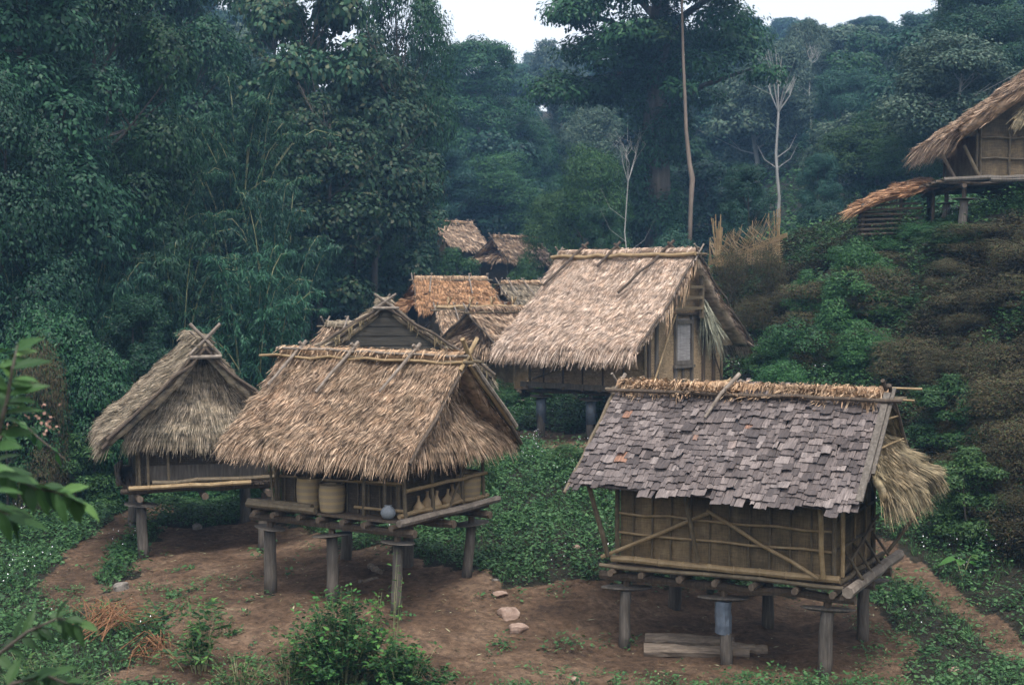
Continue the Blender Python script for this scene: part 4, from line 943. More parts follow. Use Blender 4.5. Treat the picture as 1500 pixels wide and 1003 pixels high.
def limb_mesh(name, rg, H, R, mat, tr=.16, nl=9, z0=.35, lean=.05):
    mb = MB(); top = np.array([rg.normal(0, lean * H), rg.normal(0, lean * H), H * .86])
    tk = [np.array([0, 0, -.5]), top * .3 + rg.normal(0, .08, 3), top * .6 + rg.normal(0, .12, 3), top]
    mb.tube(tk, [tr * 1.25, tr, tr * .7, tr * .25], 9, wob=.05, seed=1)
    for i in range(nl):
        t = rg.uniform(z0, .95); a = i * 2.4 + rg.uniform(-.5, .5); b = top * t; rr_ = R * rg.uniform(.55, .9) * (1.15 - .5 * t)
        e_ = b + np.array([cos(a) * rr_, sin(a) * rr_, H * rg.uniform(.08, .22)]); mid = (b + e_) / 2 + np.array([0, 0, -.05 * H * .3]) + rg.normal(0, .12, 3)
        mb.tube([b, mid, e_], [tr * .42 * (1.2 - t), tr * .28, tr * .08], 6)
        for j in range(2):
            e2 = e_ * .6 + b * .4 + rg.normal(0, R * .25, 3) + np.array([0, 0, H * .07]); mb.tube([mid, (mid + e2) / 2 + rg.normal(0, .08, 3), e2], [tr * .2, tr * .12, tr * .04], 5)
    return mesh_only(name, mb.v, mb.f, mat)

VAR = {}
def broad(key, seed, H, R, nl, nleaf, L, W, mat, bark, zc0=.28, tr=.16, down=.35, lobe=.34, shell=(.72, 1.06), limbs=9):
    rg = np.random.default_rng(seed); c = []; r = []
    for i in range(nl):
        t = rg.uniform(0, 1) ** .8; z = H * (zc0 + (1 - zc0) * t * .92); env = R * sqrt(max(.08, 1 - ((t - .42) / .68) ** 2)); a = i * 2.4 + rg.uniform(-.4, .4); q = rg.uniform(.35, 1) ** .6 * env * .78
        c.append([cos(a) * q, sin(a) * q, z]); s = R * lobe * rg.uniform(.65, 1.25); r.append([s, s * rg.uniform(.8, 1.2), s * rg.uniform(.55, .85)])
    c.append([0, 0, H * .92]); r.append([R * .3, R * .3, R * .28])
    V, F = crown_leaves(rg, np.array(c), np.array(r), nleaf, L, W, down, shell)
    VAR[key] = (limb_mesh('trunk', rg, H, R, M[bark], tr, limbs), mesh_only('crown', V, F, M[mat]), H, R)
broad('oak_a', 1, 10, 3.6, 44, 56000, .145, .08, 'leaf_deep', 'bark')
broad('oak_b', 2, 11, 3.0, 40, 52000, .145, .08, 'leaf_deep', 'bark')
broad('oak_c', 3, 9, 4.0, 46, 50000, .15, .08, 'leaf_fresh', 'bark')
broad('teak_a', 4, 13, 3.2, 34, 13000, .26, .20, 'leaf_teak', 'bark', .3, .15, .6, .30, (.3, 1.1), 14)
broad('teak_b', 5, 12, 3.0, 40, 24000, .22, .15, 'leaf_teak', 'bark', .15, .13, .6, .36, (.5, 1.1), 12)
broad('grey_a', 6, 10, 3.4, 34, 26000, .19, .11, 'leaf_grey', 'bark_pale', .4, .11, .4, .33, (.5, 1.1), 12)
broad('far_a', 7, 9, 4.0, 34, 22000, .29, .18, 'leaf_deep', 'bark', .2)
broad('far_b', 8, 10, 3.4, 30, 20000, .29, .17, 'leaf_deep', 'bark', .25)
broad('far_c', 9, 9, 3.6, 32, 16000, .29, .18, 'leaf_grey', 'bark_pale', .3)
broad('far_d', 14, 11, 3.0, 26, 17000, .29, .18, 'leaf_deep', 'bark', .35)
broad('shrub_a', 10, 2.2, 1.4, 22, 13000, .085, .045, 'leaf_fresh', 'bark', .05, .03, .3, .36)
broad('shrub_b', 11, 2.6, 1.3, 24, 15000, .085, .045, 'leaf_fresh', 'bark', .05, .03, .3, .36)
broad('shrub_dry', 12, 1.6, 1.2, 22, 16000, .05, .026, 'weed_red', 'bark', .05, .02, .3, .4)
broad('shrub_big', 13, 3.6, 2.2, 34, 24000, .12, .065, 'leaf_deep', 'bark', .05, .05, .4, .34)

def bamboo(key, seed, H, reach, ncul, nbr, nleaf):
    rg = np.random.default_rng(seed); mb = MB(); Ps = []; Ds = []
    for i in range(ncul):
        a = rg.uniform(0, 2 * pi); rch = reach * rg.uniform(.15, 1.1); hh = H * rg.uniform(.72, 1.08) * (1 - .18 * rch / reach); out = np.array([cos(a), sin(a), 0]); b = np.array([rg.normal(0, .45), rg.normal(0, .45), -.3])
        f = lambda t: b + out * rch * t ** 2.2 + np.array([0, 0, 1.]) * hh * (1.28 * t - .28 * t ** 4.5 - .12 * (rch / reach) * t ** 4)
        T = np.linspace(0, 1, 9); mb.tube([f(t) for t in T], np.linspace(.045, .008, 9), 6, False)
        for j in range(nbr):
            t = rg.uniform(.16, 1.0); p = f(t); a2 = rg.uniform(0, 2 * pi); bl = rg.uniform(.15, .85) * (1.15 - .5 * t); e_ = p + np.array([cos(a2), sin(a2), rg.uniform(-.1, .35)]) * bl
            bd_ = nrm(e_ - p); k = nleaf; s_ = rg.uniform(.25, 1, k)[:, None]
            Ps.append(p + (e_ - p) * s_ + rg.normal(0, .05, (k, 3)) - np.array([0, 0, 1]) * (s_ ** 2) * bl * .25)
            az = rg.uniform(0, 2 * pi, k); Ds.append(nrm(np.stack([np.cos(az), np.sin(az), rg.uniform(-1.1, .0, k)], -1) * .8 + bd_ * .7 + np.array([0, 0, -.35])))
    Pp = np.concatenate(Ps); Dd = np.concatenate(Ds); n = len(Pp); N = nrm(np.array([0, 0, 1.]) + rand_unit(rg, n) * .6); N = nrm(N - Dd * (N * Dd).sum(-1, keepdims=True))
    V, F = leaf_quads(Pp, Dd, N, .24 * rg.uniform(.6, 1.4, n), .042 * rg.uniform(.8, 1.3, n))
    VAR[key] = (mesh_only('culms', mb.v, mb.f, M['culm']), mesh_only('foliage', V, F, M['leaf_bamboo']), H, reach)
bamboo('bamboo_a', 21, 9.5, 4.0, 34, 62, 17)
bamboo('bamboo_b', 22, 7.0, 3.4, 34, 58, 17)

NT_ = [0]
def plant(kind, x, y, sxy, sz, rz, label, cat, group=None, name=None, z=None):
    tm, cm, H, R = VAR[kind]; z = g1(x, y) - .1 if z is None else z
    bam = kind.startswith('bamboo'); shr = kind.startswith('shrub')
    e_ = empty(name or ('bamboo_clump' if bam else 'shrub' if shr else 'tree'), (x, y, z), rz, label, cat, group); e_.scale = (sxy, sxy, sz)
    for nm, me in ((('culms' if bam else 'stems' if shr else 'trunk'), tm), (('foliage' if (bam or shr) else 'crown'), cm)):
        o = bpy.data.objects.new(nm, me); COL.objects.link(o); o.parent = e_
    return e_
rt = random.Random(77)
HERO = []
def hero(kind, px, ptop, rpx, Y, label, cat='tree', rz=None, group=None):
    x, _, zt = at(px, ptop, Y); z = g1(x, Y) - .1; tm, cm, H, R = VAR[kind]
    HERO.append((x, Y, rpx * Y / 2083.3))
    return plant(kind, x, Y, rpx * Y / 2083.3 / R, max((zt - z) / H, .25), rt.uniform(0, 6.28) if rz is None else rz, label, cat, group)
hero('oak_b', 20, -120, 170, 36, 'tall dark green tree filling the far left edge')
hero('oak_a', 150, -90, 140, 41, 'tall dark tree right of the far left edge tree, rising out of frame')
hero('oak_a', 250, -60, 130, 52, 'dark tree standing behind the arching bamboo at upper left')
hero('oak_a', -10, 120, 130, 33, 'lower dark tree at the left edge in front of the tall dark one')
hero('oak_b', 90, 130, 90, 38, 'narrow dark tree between the left edge and the bamboo')
hero('bamboo_a', 345, 62, 150, 46, 'tallest arching bamboo clump, upper left of the little plank gable', 'bamboo')
hero('bamboo_a', 235, 130, 120, 43, 'arching bamboo clump left of the tallest one', 'bamboo')
hero('bamboo_b', 130, 265, 105, 36, 'bamboo clump low at the left with drooping leaf sprays', 'bamboo')
hero('bamboo_b', 250, 300, 110, 38, 'bamboo clump right behind the ridge of the grey granary', 'bamboo')
hero('bamboo_b', 405, 235, 100, 42, 'bamboo clump on the right side of the bamboo stand', 'bamboo')
hero('bamboo_b', 370, 330, 120, 37.5, 'low bamboo clump spreading between the grey granary and the plank gable', 'bamboo')
hero('bamboo_b', 30, 330, 90, 33, 'dark bamboo clump at the left edge above the near branch', 'bamboo')
hero('oak_b', 200, 430, 60, 34.5, 'low leafy tree directly behind the grey granary')
hero('shrub_big', 60, 470, 100, 31, 'dark leafy thicket left of the grey granary', 'shrub')
hero('shrub_big', 130, 520, 80, 30.5, 'thicket beside the left eave of the grey granary', 'shrub')
hero('shrub_big', 10, 560, 90, 29, 'thicket at the left edge above the grassy bank', 'shrub')
hero('shrub_b', 110, 640, 70, 29.6, 'leafy shrub at the end of the path on the left', 'shrub')
hero('shrub_b', 200, 610, 60, 32, 'shrub seen under the left corner of the grey granary', 'shrub')
hero('shrub_a', 300, 690, 55, 31.5, 'bright shrub seen under the floor of the grey granary', 'shrub')
hero('shrub_a', 365, 700, 45, 30, 'shrub right of the grey granary posts', 'shrub')
hero('shrub_dry', 60, 520, 45, 28.6, 'dead brown shrub hanging in the thicket at the left', 'shrub')
hero('teak_a', 455, -70, 100, 52, 'large leaved tree with sky showing through its crown, top centre left')
hero('teak_a', 385, -40, 80, 60, 'thin crowned tree left of the large leaved one against the sky')
hero('oak_a', 590, -110, 80, 60, 'dark spreading tree at the top edge left of the open sky')
hero('teak_b', 545, 40, 95, 54, 'large leaved tree with brownish leaves below the open sky')
hero('teak_b', 470, 130, 95, 50, 'large leaved tree right of the bamboo stand')
hero('teak_b', 590, 190, 60, 58, 'slender large leaved tree left of the highest hut')
hero('oak_c', 520, 290, 75, 56, 'rounded low tree left of the orange roof', 'tree')
hero('shrub_big', 460, 350, 70, 50, 'shrub thicket right of the bamboo stand', 'shrub')
hero('shrub_big', 560, 345, 60, 60, 'shrub thicket left below the highest hut', 'shrub')
hero('shrub_big', 610, 350, 45, 64, 'shrub directly below the highest hut', 'shrub')
hero('shrub_b', 665, 368, 45, 64, 'dark shrub between the highest hut and the orange roof', 'shrub')
hero('shrub_b', 765, 385, 30, 60, 'shrub in front of the walls of the far right hut', 'shrub')
hero('oak_b', 695, 60, 85, 92, 'dark dense tree standing against the sky in the centre')
hero('oak_a', 625, 78, 50, 96, 'dense tree just left of the centre dark tree')
hero('oak_a', 770, 175, 60, 95, 'dark tree to the right below the centre dark tree')
hero('oak_c', 725, 232, 75, 86, 'lighter green round tree above the two far huts')
hero('oak_b', 645, 215, 55, 84, 'tree left above the highest hut')
hero('grey_a', 830, 110, 60, 110, 'pale grey leaved tree left of the giant tree')
hero('grey_a', 870, 150, 50, 95, 'pale grey tree close to the left of the giant trunk')
hero('oak_c', 868, 225, 62, 62, 'fresh green tree left of the foot of the giant tree')
hero('oak_c', 815, 285, 55, 66, 'green tree right above the far right hut')
hero('oak_b', 880, 300, 38, 58, 'narrow green tree behind the pale granary ridge')
hero('shrub_big', 985, 345, 50, 52, 'thicket behind the right end of the pale granary ridge', 'shrub')
hero('oak_b', 1092, 240, 42, 47, 'small dark tree right behind the woven fence')
hero('oak_c', 1272, 185, 95, 64, 'wide green tree left of the raised house at top right')
hero('oak_c', 1340, 200, 75, 60, 'green tree between the shed and the raised house roof')
hero('oak_a', 1240, 110, 60, 84, 'dark round tree above the wide green one')
hero('shrub_big', 1200, 300, 45, 50, 'thicket between the woven fence and the shed', 'shrub')
hero('oak_b', 1202, 225, 34, 60, 'narrow tree left of the wide green one')
hero('grey_a', 1140, 62, 60, 92, 'grey leaved tree with a bare white trunk right of the giant tree')
hero('grey_a', 1185, 30, 45, 100, 'grey tree with a thin pale trunk behind the white trunked one')
hero('grey_a', 1300, 60, 60, 105, 'pale tree on the hillside left above the raised house')
for i, (px, pt, r_, Y, k, lab) in enumerate((
    (1240, 560, 45, 32, 'shrub_a', 'bright green shrub above the right end of the straw ridge'),
    (1130, 500, 50, 35, 'shrub_b', 'dark shrub beside the right eave of the pale granary'),
    (1300, 470, 55, 33, 'shrub_b', 'blue green broad leaved shrub halfway up the right slope'),
    (1390, 350, 50, 34, 'shrub_b', 'shrub below the posts of the raised house'),
    (1300, 352, 45, 36, 'shrub_a', 'light green shrub in front of the slatted shed'),
    (1350, 354, 36, 35.5, 'shrub_a', 'grey green shrub between the shed and the house posts'),
    (1220, 355, 45, 39, 'shrub_a', 'yellowish shrub left of the slatted shed'),
    (1180, 420, 55, 37, 'shrub_dry', 'reddish brown shrub right of the woven fence'),
    (1440, 330, 70, 33, 'shrub_dry', 'large reddish brown shrub beneath the raised house'),
    (1480, 420, 80, 30, 'shrub_dry', 'big brown shrub at the right edge halfway up'),
    (1400, 520, 70, 29.5, 'shrub_dry', 'brown shrub in the middle of the right slope'),
    (1072, 374, 32, 37.5, 'shrub_dry', 'brown shrub at the foot of the woven fence, its left end'),
    (1125, 370, 32, 37, 'shrub_dry', 'brown shrub at the foot of the woven fence, its right end'),
    (1440, 590, 60, 28, 'shrub_dry', 'tall brown shrub right of the drooping eave, above the others'),
    (1490, 730, 60, 24.5, 'shrub_dry', 'lowest brown shrub at the right edge behind the flat leaves'),
    (1480, 600, 80, 27, 'shrub_dry', 'dark brown shrub at the right edge above the flat leaves'),
    (1420, 680, 60, 26, 'shrub_dry', 'brown shrub behind the drooping right eave thatch'),
    (1300, 400, 60, 35.5, 'shrub_dry', 'brown shrub below the slatted shed'),
    (730, 560, 35, 38, 'shrub_a', 'bright shrub between the pale granary and the hut with the woven wall'),
    (800, 590, 35, 38.5, 'shrub_a', 'shrub beneath the floor of the pale granary'),
    (900, 590, 45, 38, 'shrub_b', 'shrub under the right part of the pale granary'),
    (830, 665, 40, 27.5, 'shrub_b', 'shrub beside the left eave of the shingled roof'),
    (700, 650, 40, 27, 'shrub_a', 'shrub right of the middle granary eave'),
    (620, 745, 40, 26, 'shrub_b', 'shrub seen between the middle granary posts'))):
    hero(k, px, pt, r_, Y, lab, 'shrub')

rs_ = random.Random(12); KS = {'shrub_dry': 'reddish brown shrub', 'shrub_a': 'bright green shrub', 'shrub_b': 'dark leafy shrub', 'shrub_big': 'tall leafy shrub'}
SB = [(1200, 'right of the pale granary'), (1320, 'above the straw ridge'), (1430, 'mid slope at right'), (9999, 'at the right edge')]; SV = [(430, 'high up'), (520, 'above halfway'), (620, 'below halfway'), (9999, 'low down')]
def zone(px, bins):
    for b, t in bins:
        if px < b: return t
nsh = 0
while nsh < 42:
    px_, py_ = rs_.uniform(1090, 1540), rs_.uniform(360, 800); q_ = ground_at(px_, py_)
    if not (22 < q_[1] < 42) or math.hypot(q_[0] - 3.33, q_[1] - 20) < 3.2 or (px_ < 1330 and py_ > 640) or (abs(px_ - 1350) < 110 and py_ < 410) or (px_ < 1190 and py_ < 440): continue
    kk = rs_.choices(['shrub_dry', 'shrub_a', 'shrub_b', 'shrub_big'], [9, .2, .5, .0] if px_ > 1330 else [4, 1.4, 1.6, .1])[0]; sc = rs_.uniform(.25, .75) * (.6 if kk == 'shrub_big' else 1)
    plant(kk, q_[0], q_[1], sc * rs_.uniform(.9, 1.5), sc, rs_.uniform(0, 6.28), KS[kk] + ' ' + zone(px_, SB) + ', ' + zone(py_, SV), 'shrub', KS[kk].replace('shrub', 'shrubs', 1) + ' ' + zone(px_, SB) + ', ' + zone(py_, SV)); nsh += 1
# ---- giant tree with a vine covered trunk
gX = at(962, 380, 66)[0]; gY = 66.0; gZ = g1(gX, gY)
gt = empty('giant_tree', (gX, gY, gZ - .3), 0, 'giant tree with a vine wrapped trunk and wide drooping crown above the pale granary', 'tree')
rg = np.random.default_rng(9)
MB().tube([(0, 0, -.5), (.1, 0, 3), (-.1, .1, 8), (.1, 0, 13), (.2, .2, 19)], [.95, .7, .6, .45, .12], 12, wob=.05).build('trunk', M['bark'], gt, True)
mb = MB()
for i in range(12):
    a = i * 2.4; z = 9 + i * .7; mb.tube([(0, 0, z), (cos(a) * 2.2, sin(a) * 2.2, z + 1.2), (cos(a) * 4.6, sin(a) * 4.6, z + rg.uniform(.8, 2.2))], [.22, .14, .04], 6)
mb.build('limbs', M['bark'], gt)
c = []; r = []
for i in range(60):
    a = i * 2.4; q = rg.uniform(.3, 1) * 5.0; z = 9.8 + rg.uniform(0, 1) * 8 - .10 * q * q * rg.uniform(0, 1); c.append([cos(a) * q, sin(a) * q, z]); s = rg.uniform(.7, 1.5); r.append([s * 1.3, s * 1.3, s * .6])
V, F = crown_leaves(rg, np.array(c), np.array(r), 52000, .24, .12, .9, (.5, 1.12)); link_mesh('crown', V, F, M['leaf_deep'], gt)
c = []; r = []
for i in range(84):
    z = rg.uniform(-.2, 13.5); a = rg.uniform(0, 6.28); wv_ = 1.15 + .55 * abs(sin(z * .9)) + (.9 if z < 3 else 0) + (.5 if z > 10 else 0); c.append([cos(a) * wv_ * .6, sin(a) * wv_ * .6, z]); r.append([.65, .65, 1.0])
V, F = crown_leaves(rg, np.array(c), np.array(r), 56000, .17, .09, 1.4, (.6, 1.15)); link_mesh('vines', V, F, M['leaf_deep'], gt)
# pale thin trunk beside it
tp = at(1000, 350, 61); tx, ty = tp[0] + .3, 61.0; tz = g1(tx, ty)
tt = empty('tree', (tx, ty, tz), 0, 'slender tree with a bare tan trunk standing right of the giant trunk', 'tree')
zz = lambda py: at(1000, py, 61)[2] - tz; xx = lambda px: at(px, 300, 61)[0] - tx
MB().tube([(xx(1008), 0, -.4), (xx(1012), 0, zz(300)), (xx(1014), 0, zz(262)), (xx(1010), .05, zz(240)), (xx(1005), .1, zz(190)), (xx(1003), .1, zz(140)), (xx(1000), .1, zz(80)), (xx(998), .1, zz(10)), (xx(1000), .1, zz(-60))], [.10, .10, .125, .10, .08, .07, .06, .05, .03], 9, wob=.04).build('trunk', M['bark_tan'], tt, True)
c = []; r = []
for i in range(16): c.append([rg.normal(0, 1.3), rg.normal(0, 1.0), zz(-40) + rg.normal(0, 1.2)]); s = rg.uniform(.5, .9); r.append([s, s, s * .7])
V, F = crown_leaves(rg, np.array(c), np.array(r), 7000, .22, .12, .6, (.5, 1.1)); link_mesh('crown', V, F, M['leaf_fresh'], tt)
# bare white trunks
def bare_tree(px, y0, y1, Y, label, fork, seed, w=.09):
    rg = np.random.default_rng(seed); p0 = at(px, y1, Y); p1 = at(px, y0, Y); zb = g1(p0[0], Y); e_ = empty('bare_tree', (p0[0], Y, zb), 0, label, 'tree'); H = p1[2] - zb
    mb = MB(); f = fork * H; mb.tube([(0, 0, -.3), (.12, 0, f * .3), (-.08, 0, f * .65), (.05, 0, f)], [w * 1.3, w, w * .85, w * .7], 7)
    for k in range(7):
        a = rg.uniform(0, 6.28); L = H * (1 - fork); e1 = np.array([.05, 0, f]) + np.array([cos(a) * L * .24, sin(a) * L * .24, L * rg.uniform(.5, 1)]); m_ = (np.array([.05, 0, f]) + e1) / 2 + rg.normal(0, .15, 3)
        mb.tube([(.05, 0, f), m_, e1], [w * .5, w * .32, w * .1], 5)
        for j in range(2): mb.tube([m_, (m_ + e1) / 2 + rg.normal(0, .2, 3), e1 + rg.normal(0, L * .2, 3)], [w * .25, w * .16, w * .06], 4)
    for k in range(3):
        t = rg.uniform(.4, .8) * f; a = rg.choice([0, pi]) + rg.uniform(-.4, .4); mb.tube([(0, 0, t), (cos(a) * .7, sin(a) * .7, t + .5), (cos(a) * 1.1, sin(a) * 1.1, t + 1.3)], [w * .35, w * .22, w * .06], 5)
    mb.build('branches', M['bark_pale'], e_)
bare_tree(1138, 70, 320, 78, 'bare white forked tree right of the giant tree', .66, 1, .085)
bare_tree(918, 185, 300, 57, 'bare white branched snag left of the giant trunk', .72, 2, .026)
bare_tree(1186, 60, 200, 96, 'thin bare trunk high on the hillside', .8, 4, .05)

# ---- forest filling the valley sides and hills
huts_xy = [(-2.2, 50.8), (-1.1, 45.4), (.26, 40), (.45, 52.3), (-3.2, 76.4), (.14, 70.5), (2.8, 34.9), (13.75, 36.6)]
cand = []
Yc = 50.0
while Yc < 235:
    stp = 3.4 + (Yc - 50) * .022; X = -.44 * Yc - 4
    while X < .44 * Yc + 4:
        x = X + rt.uniform(-.35, .35) * stp; y = Yc + rt.uniform(-.35, .35) * stp; px = 750 + 2083 * x / y
        ok = not any(math.hypot(x - a, y - b) < 5.5 for a, b in huts_xy)
        if y < 84 and 560 < px < 850: ok = False
        if y < 56 and 850 < px < 1120: ok = False
        if y < 56 and px > 1150: ok = False
        if math.hypot(x - gX, y - gY) < 3.2: ok = False
        if ok: cand.append((x, y))
        X += stp
    Yc += stp * .95
# keep those whose crown can be seen: march from near to far with a skyline buffer
sky_buf = np.full(160, -9.); keep = []
for x, y in sorted(cand, key=lambda q: q[1]):
    z = g1(x, y); ps = (z + 9.0 - CZ) / y; k0 = int((x / y + .44) / .88 * 160); hw = max(1, int(2.6 / y / .88 * 160)); sl_ = slice(max(0, k0 - hw), min(160, k0 + hw + 1))
    if not 0 <= k0 < 160: continue
    if y < 80 and abs(750 + 2083 * x / y - 1138) < 95: continue
    if y < 66 and 890 < 750 + 2083 * x / y < 1075: continue
    if ps > sky_buf[sl_].min() - .02: keep.append((x, y)); sky_buf[sl_] = np.maximum(sky_buf[sl_], ps - .012)
rt.shuffle(keep); keep = [q for q in keep if q[1] < 150 or rt.random() < .5][:260]
def zone(px, bins):
    for b, t in bins:
        if px < b: return t
TB = [(150, 'at the far left'), (330, 'above the grey granary at left'), (480, 'between the bamboo stand and the large leaved trees'), (600, 'left above the orange roof'), (720, 'above the highest hut'), (840, 'above the pale granary eave'), (940, 'left of the giant tree'), (1060, 'behind the giant tree'), (1180, 'around the bare white trunk'), (1280, 'right of the bare white trunk'), (1400, 'above the slatted shed'), (9999, 'above the raised house roof')]
ZL = {'left': 'on the left hillside', 'mid': 'in the valley behind the huts', 'right': 'on the right hillside'}
KL = {'far_a': 'dark green forest tree', 'far_b': 'lighter green forest tree', 'far_c': 'greyish pale crowned forest tree', 'far_d': 'tall narrow dark forest tree'}
for x, y in keep:
    k = k0_ = rt.choices(['far_a', 'far_b', 'far_c', 'far_d'], [5, 1.6, 1.8, 3])[0]; zn = 'left' if x / y < -.1 else 'mid' if x / y < .1 else 'right'; dz = 'hazy distant ' if y > 110 else ''
    if y < 74: k = {'far_a': 'oak_a', 'far_b': 'oak_c', 'far_c': 'grey_a', 'far_d': 'oak_b'}[k]
    s = rt.uniform(.58, .95) * (1.0 + max(0, y - 90) * .002)
    zg0 = g1(x, y); lim = np.interp(750 + 2083 * x / y, [300, 400, 620, 650, 770, 830, 1000, 1100, 1370, 1410], [-200, 120, 120, 90, 62, 45, 25, 25, 22, -60])
    mx_ = (CZ + (420 - lim) / 2083.3 * y - zg0) / VAR[k][2]
    if mx_ < .35: continue
    s = min(s, mx_ * .97)
    dz = 'near ' if y < 74 else 'mid distance ' if y < 100 else 'hazy distant ' if y < 130 else 'farthest hazy '; ph_ = zone(750 + 2083 * x / y, TB)
    plant(k, x, y, max(s, .6) * rt.uniform(.85, 1.15), s * rt.uniform(.8, 1.03), rt.uniform(0, 6.28), dz + KL[k0_] + ' ' + ph_, 'tree', dz + KL[k0_].replace('tree', 'trees') + ' ' + ph_)

# ---- ground cover (uncountable): low leafy weeds, dry undergrowth, forest undergrowth, litter, flowers
def plants_mesh(rg, x, y, hgt, nl, L, W, spread, down=-.1, z=None):
    n = len(x); z = gz(x, y) if z is None else z; k = nl
    X = np.repeat(x, k); Y = np.repeat(y, k); Z = np.repeat(z, k); Hh = np.repeat(hgt, k); m_ = n * k
    a = rg.uniform(0, 2 * pi, m_); t = rg.uniform(.1, 1, m_); q = np.repeat(spread if np.ndim(spread) else np.full(n, spread), k) * rg.uniform(0, 1, m_)
    Pp = np.stack([X + np.cos(a) * q, Y + np.sin(a) * q, Z + Hh * t], -1)
    a2 = a + rg.normal(0, .8, m_); Dd = nrm(np.stack([np.cos(a2), np.sin(a2), rg.uniform(-.6, .7, m_) + down], -1)); N = nrm(np.array([0, 0, 1.]) + rand_unit(rg, m_) * .55); N = nrm(N - Dd * (N * Dd).sum(-1, keepdims=True))
    Lr = np.repeat(L if np.ndim(L) else np.full(n, L), k) * rg.uniform(.6, 1.35, m_)
    return leaf_quads(Pp, Dd, N, Lr, Lr * W * rg.uniform(.8, 1.25, m_))
BROWN = poly_world([(1045,400),(1250,352),(1390,345),(1500,300),(1560,300),(1560,860),(1470,830),(1400,760),(1340,640),(1290,600),(1330,520),(1230,470),(1120,470),(1050,440)])
rg = np.random.default_rng(55)
def sample(n, y0, y1, xl=-.43, xr=.45):
    y = np.sqrt(rg.uniform(y0 * y0, y1 * y1, n)); x = rg.uniform(xl, xr, n) * y; return x, y
# weeds
x, y = sample(80000, 15.5, 46); br = inside(BROWN, x, y); d = dirt(x, y)
nzz = smooth_noise(x, y, .9, 7); n5 = smooth_noise(x, y, 3.1, 8)
thin = (x < -2) & (y < 24) & (rg.random(len(x)) < .45); thin |= (x > 4) & (y < 24.5) & (n5 < .25) & (rg.random(len(x)) < .72)
thin |= (x < 2) & (n5 < -.5) & (rg.random(len(x)) < .5)
nearh = np.zeros(len(x), bool)
for (hx, hy) in ((-2.17, 21.82), (3.33, 20.02), (-5.35, 26.3)): nearh |= np.hypot(x - hx, y - hy) < 1.5
ok = (~d) & (~thin) & ((~br) | (rg.random(len(x)) < .25)) & (~nearh)
ok |= d & (n5 > .42) & (rg.random(len(x)) < .22) & (~nearh)
x, y, nzz = x[ok], y[ok], nzz[ok]; near = y < 24.5
hg_ = np.where(near & (x < 0), .07, .12) + .14 * np.clip(nzz + .4, 0, 1.4); hg_ = hg_ * (1 + .5 * (y > 26))
V, F = plants_mesh(rg, x, y, hg_, 9, .055 + .0009 * (y - 15) + .02 * (rg.random(len(x)) < .2), .55, .06 + .002 * y)
tag(link_mesh('ground_cover', V, F, M['weed']), 'low green leafy weeds covering the banks around the clearing', 'weeds', kind='stuff')
# taller weeds with broader leaves, in patches
x, y = sample(9000, 19, 44, -.40, .42); ok = (~dirt(x, y)) & (~inside(BROWN, x, y)) & (smooth_noise(x, y, 1.6, 21) > .15)
for (hx, hy) in ((-2.17, 21.82), (3.33, 20.02), (-5.92, 26.3), (2.8, 34.9), (.26, 40.1)): ok &= np.hypot(x - hx, y - hy) > 2.0
x, y = x[ok], y[ok]; V, F = plants_mesh(rg, x, y, .16 + .34 * rg.random(len(x)) * (1 + .5 * (y > 27)), 12, .10, .42, .13)
tag(link_mesh('tall_weeds', V, F, M['leaf_fresh']), 'patches of taller broad leaved weeds on the green banks', 'weeds', kind='stuff')
# scruffy weeds in the lower left of the clearing and along its edges
x, y = sample(9000, 15.5, 23, -.40, .42); px_ = 750 + 2083 * x / y; n6 = smooth_noise(x, y, 3.3, 23)
ok = dirt(x, y) & (((px_ < 330) & (n6 > -.15)) | ((y < 18.6) & (n6 > .05)) | ((px_ > 1250) & (n6 > .0))) & (rg.random(len(x)) < .6); x, y = x[ok], y[ok]
V, F = plants_mesh(rg, x, y, .04 + .09 * rg.random(len(x)), 8, .05, .5, .07)
tag(link_mesh('yard_weeds', V, F, M['weed']), 'scruffy weeds spreading over the edges of the bare earth', 'weeds', kind='stuff')
# grass
x, y = sample(30000, 15.5, 31, -.42, .42); ok = (~dirt(x, y)) & (smooth_noise(x, y, 1.3, 9) > -.15); x, y = x[ok], y[ok]; k = 3; X = np.repeat(x, k) + rg.normal(0, .02, len(x) * k); Y = np.repeat(y, k) + rg.normal(0, .02, len(x) * k); n = len(X)
Dd = nrm(np.stack([rg.normal(0, .4, n), rg.normal(0, .4, n), np.ones(n)], -1)); N = rand_unit(rg, n); N = nrm(N - Dd * (N * Dd).sum(-1, keepdims=True))
V, F = leaf_quads(np.stack([X, Y, gz(X, Y)], -1), Dd, N, rg.uniform(.07, .22, n), rg.uniform(.006, .012, n))
tag(link_mesh('grass', V, F, M['weed']), 'thin grass blades among the weeds beside the path', 'grass', kind='stuff')
# dry brown undergrowth on the right slope
x, y = sample(120000, 20, 44, .12, .47); br = inside(BROWN, x, y) & (np.hypot(x - 10.2, y - 36.0) > 3.0) & (np.hypot(x - 13.2, y - 35) > 2.2); x, y = x[br], y[br]; nn_ = smooth_noise(x, y, 1.4, 12) + .5 * smooth_noise(x, y, 3.7, 14); kp = (smooth_noise(x, y, 2.4, 15) > -.9) | (rg.random(len(x)) < .25); x, y, nn_ = x[kp], y[kp], nn_[kp]; hgt = .15 + .62 * np.clip(nn_ * .9 + .35, 0, 1.5)
V, F = plants_mesh(rg, x, y, hgt, 14, .05 + .0006 * y, .42, .17, -.2)
tag(link_mesh('dry_undergrowth', V, F, M['weed_red']), 'dry reddish brown undergrowth covering the right slope', 'undergrowth', kind='stuff')
x2, y2 = sample(22000, 20, 44, .12, .47); br = inside(BROWN, x2, y2) & (smooth_noise(x2, y2, 1.7, 13) > .1 + .5 * (x2 / y2 > .29)); x2, y2 = x2[br], y2[br]
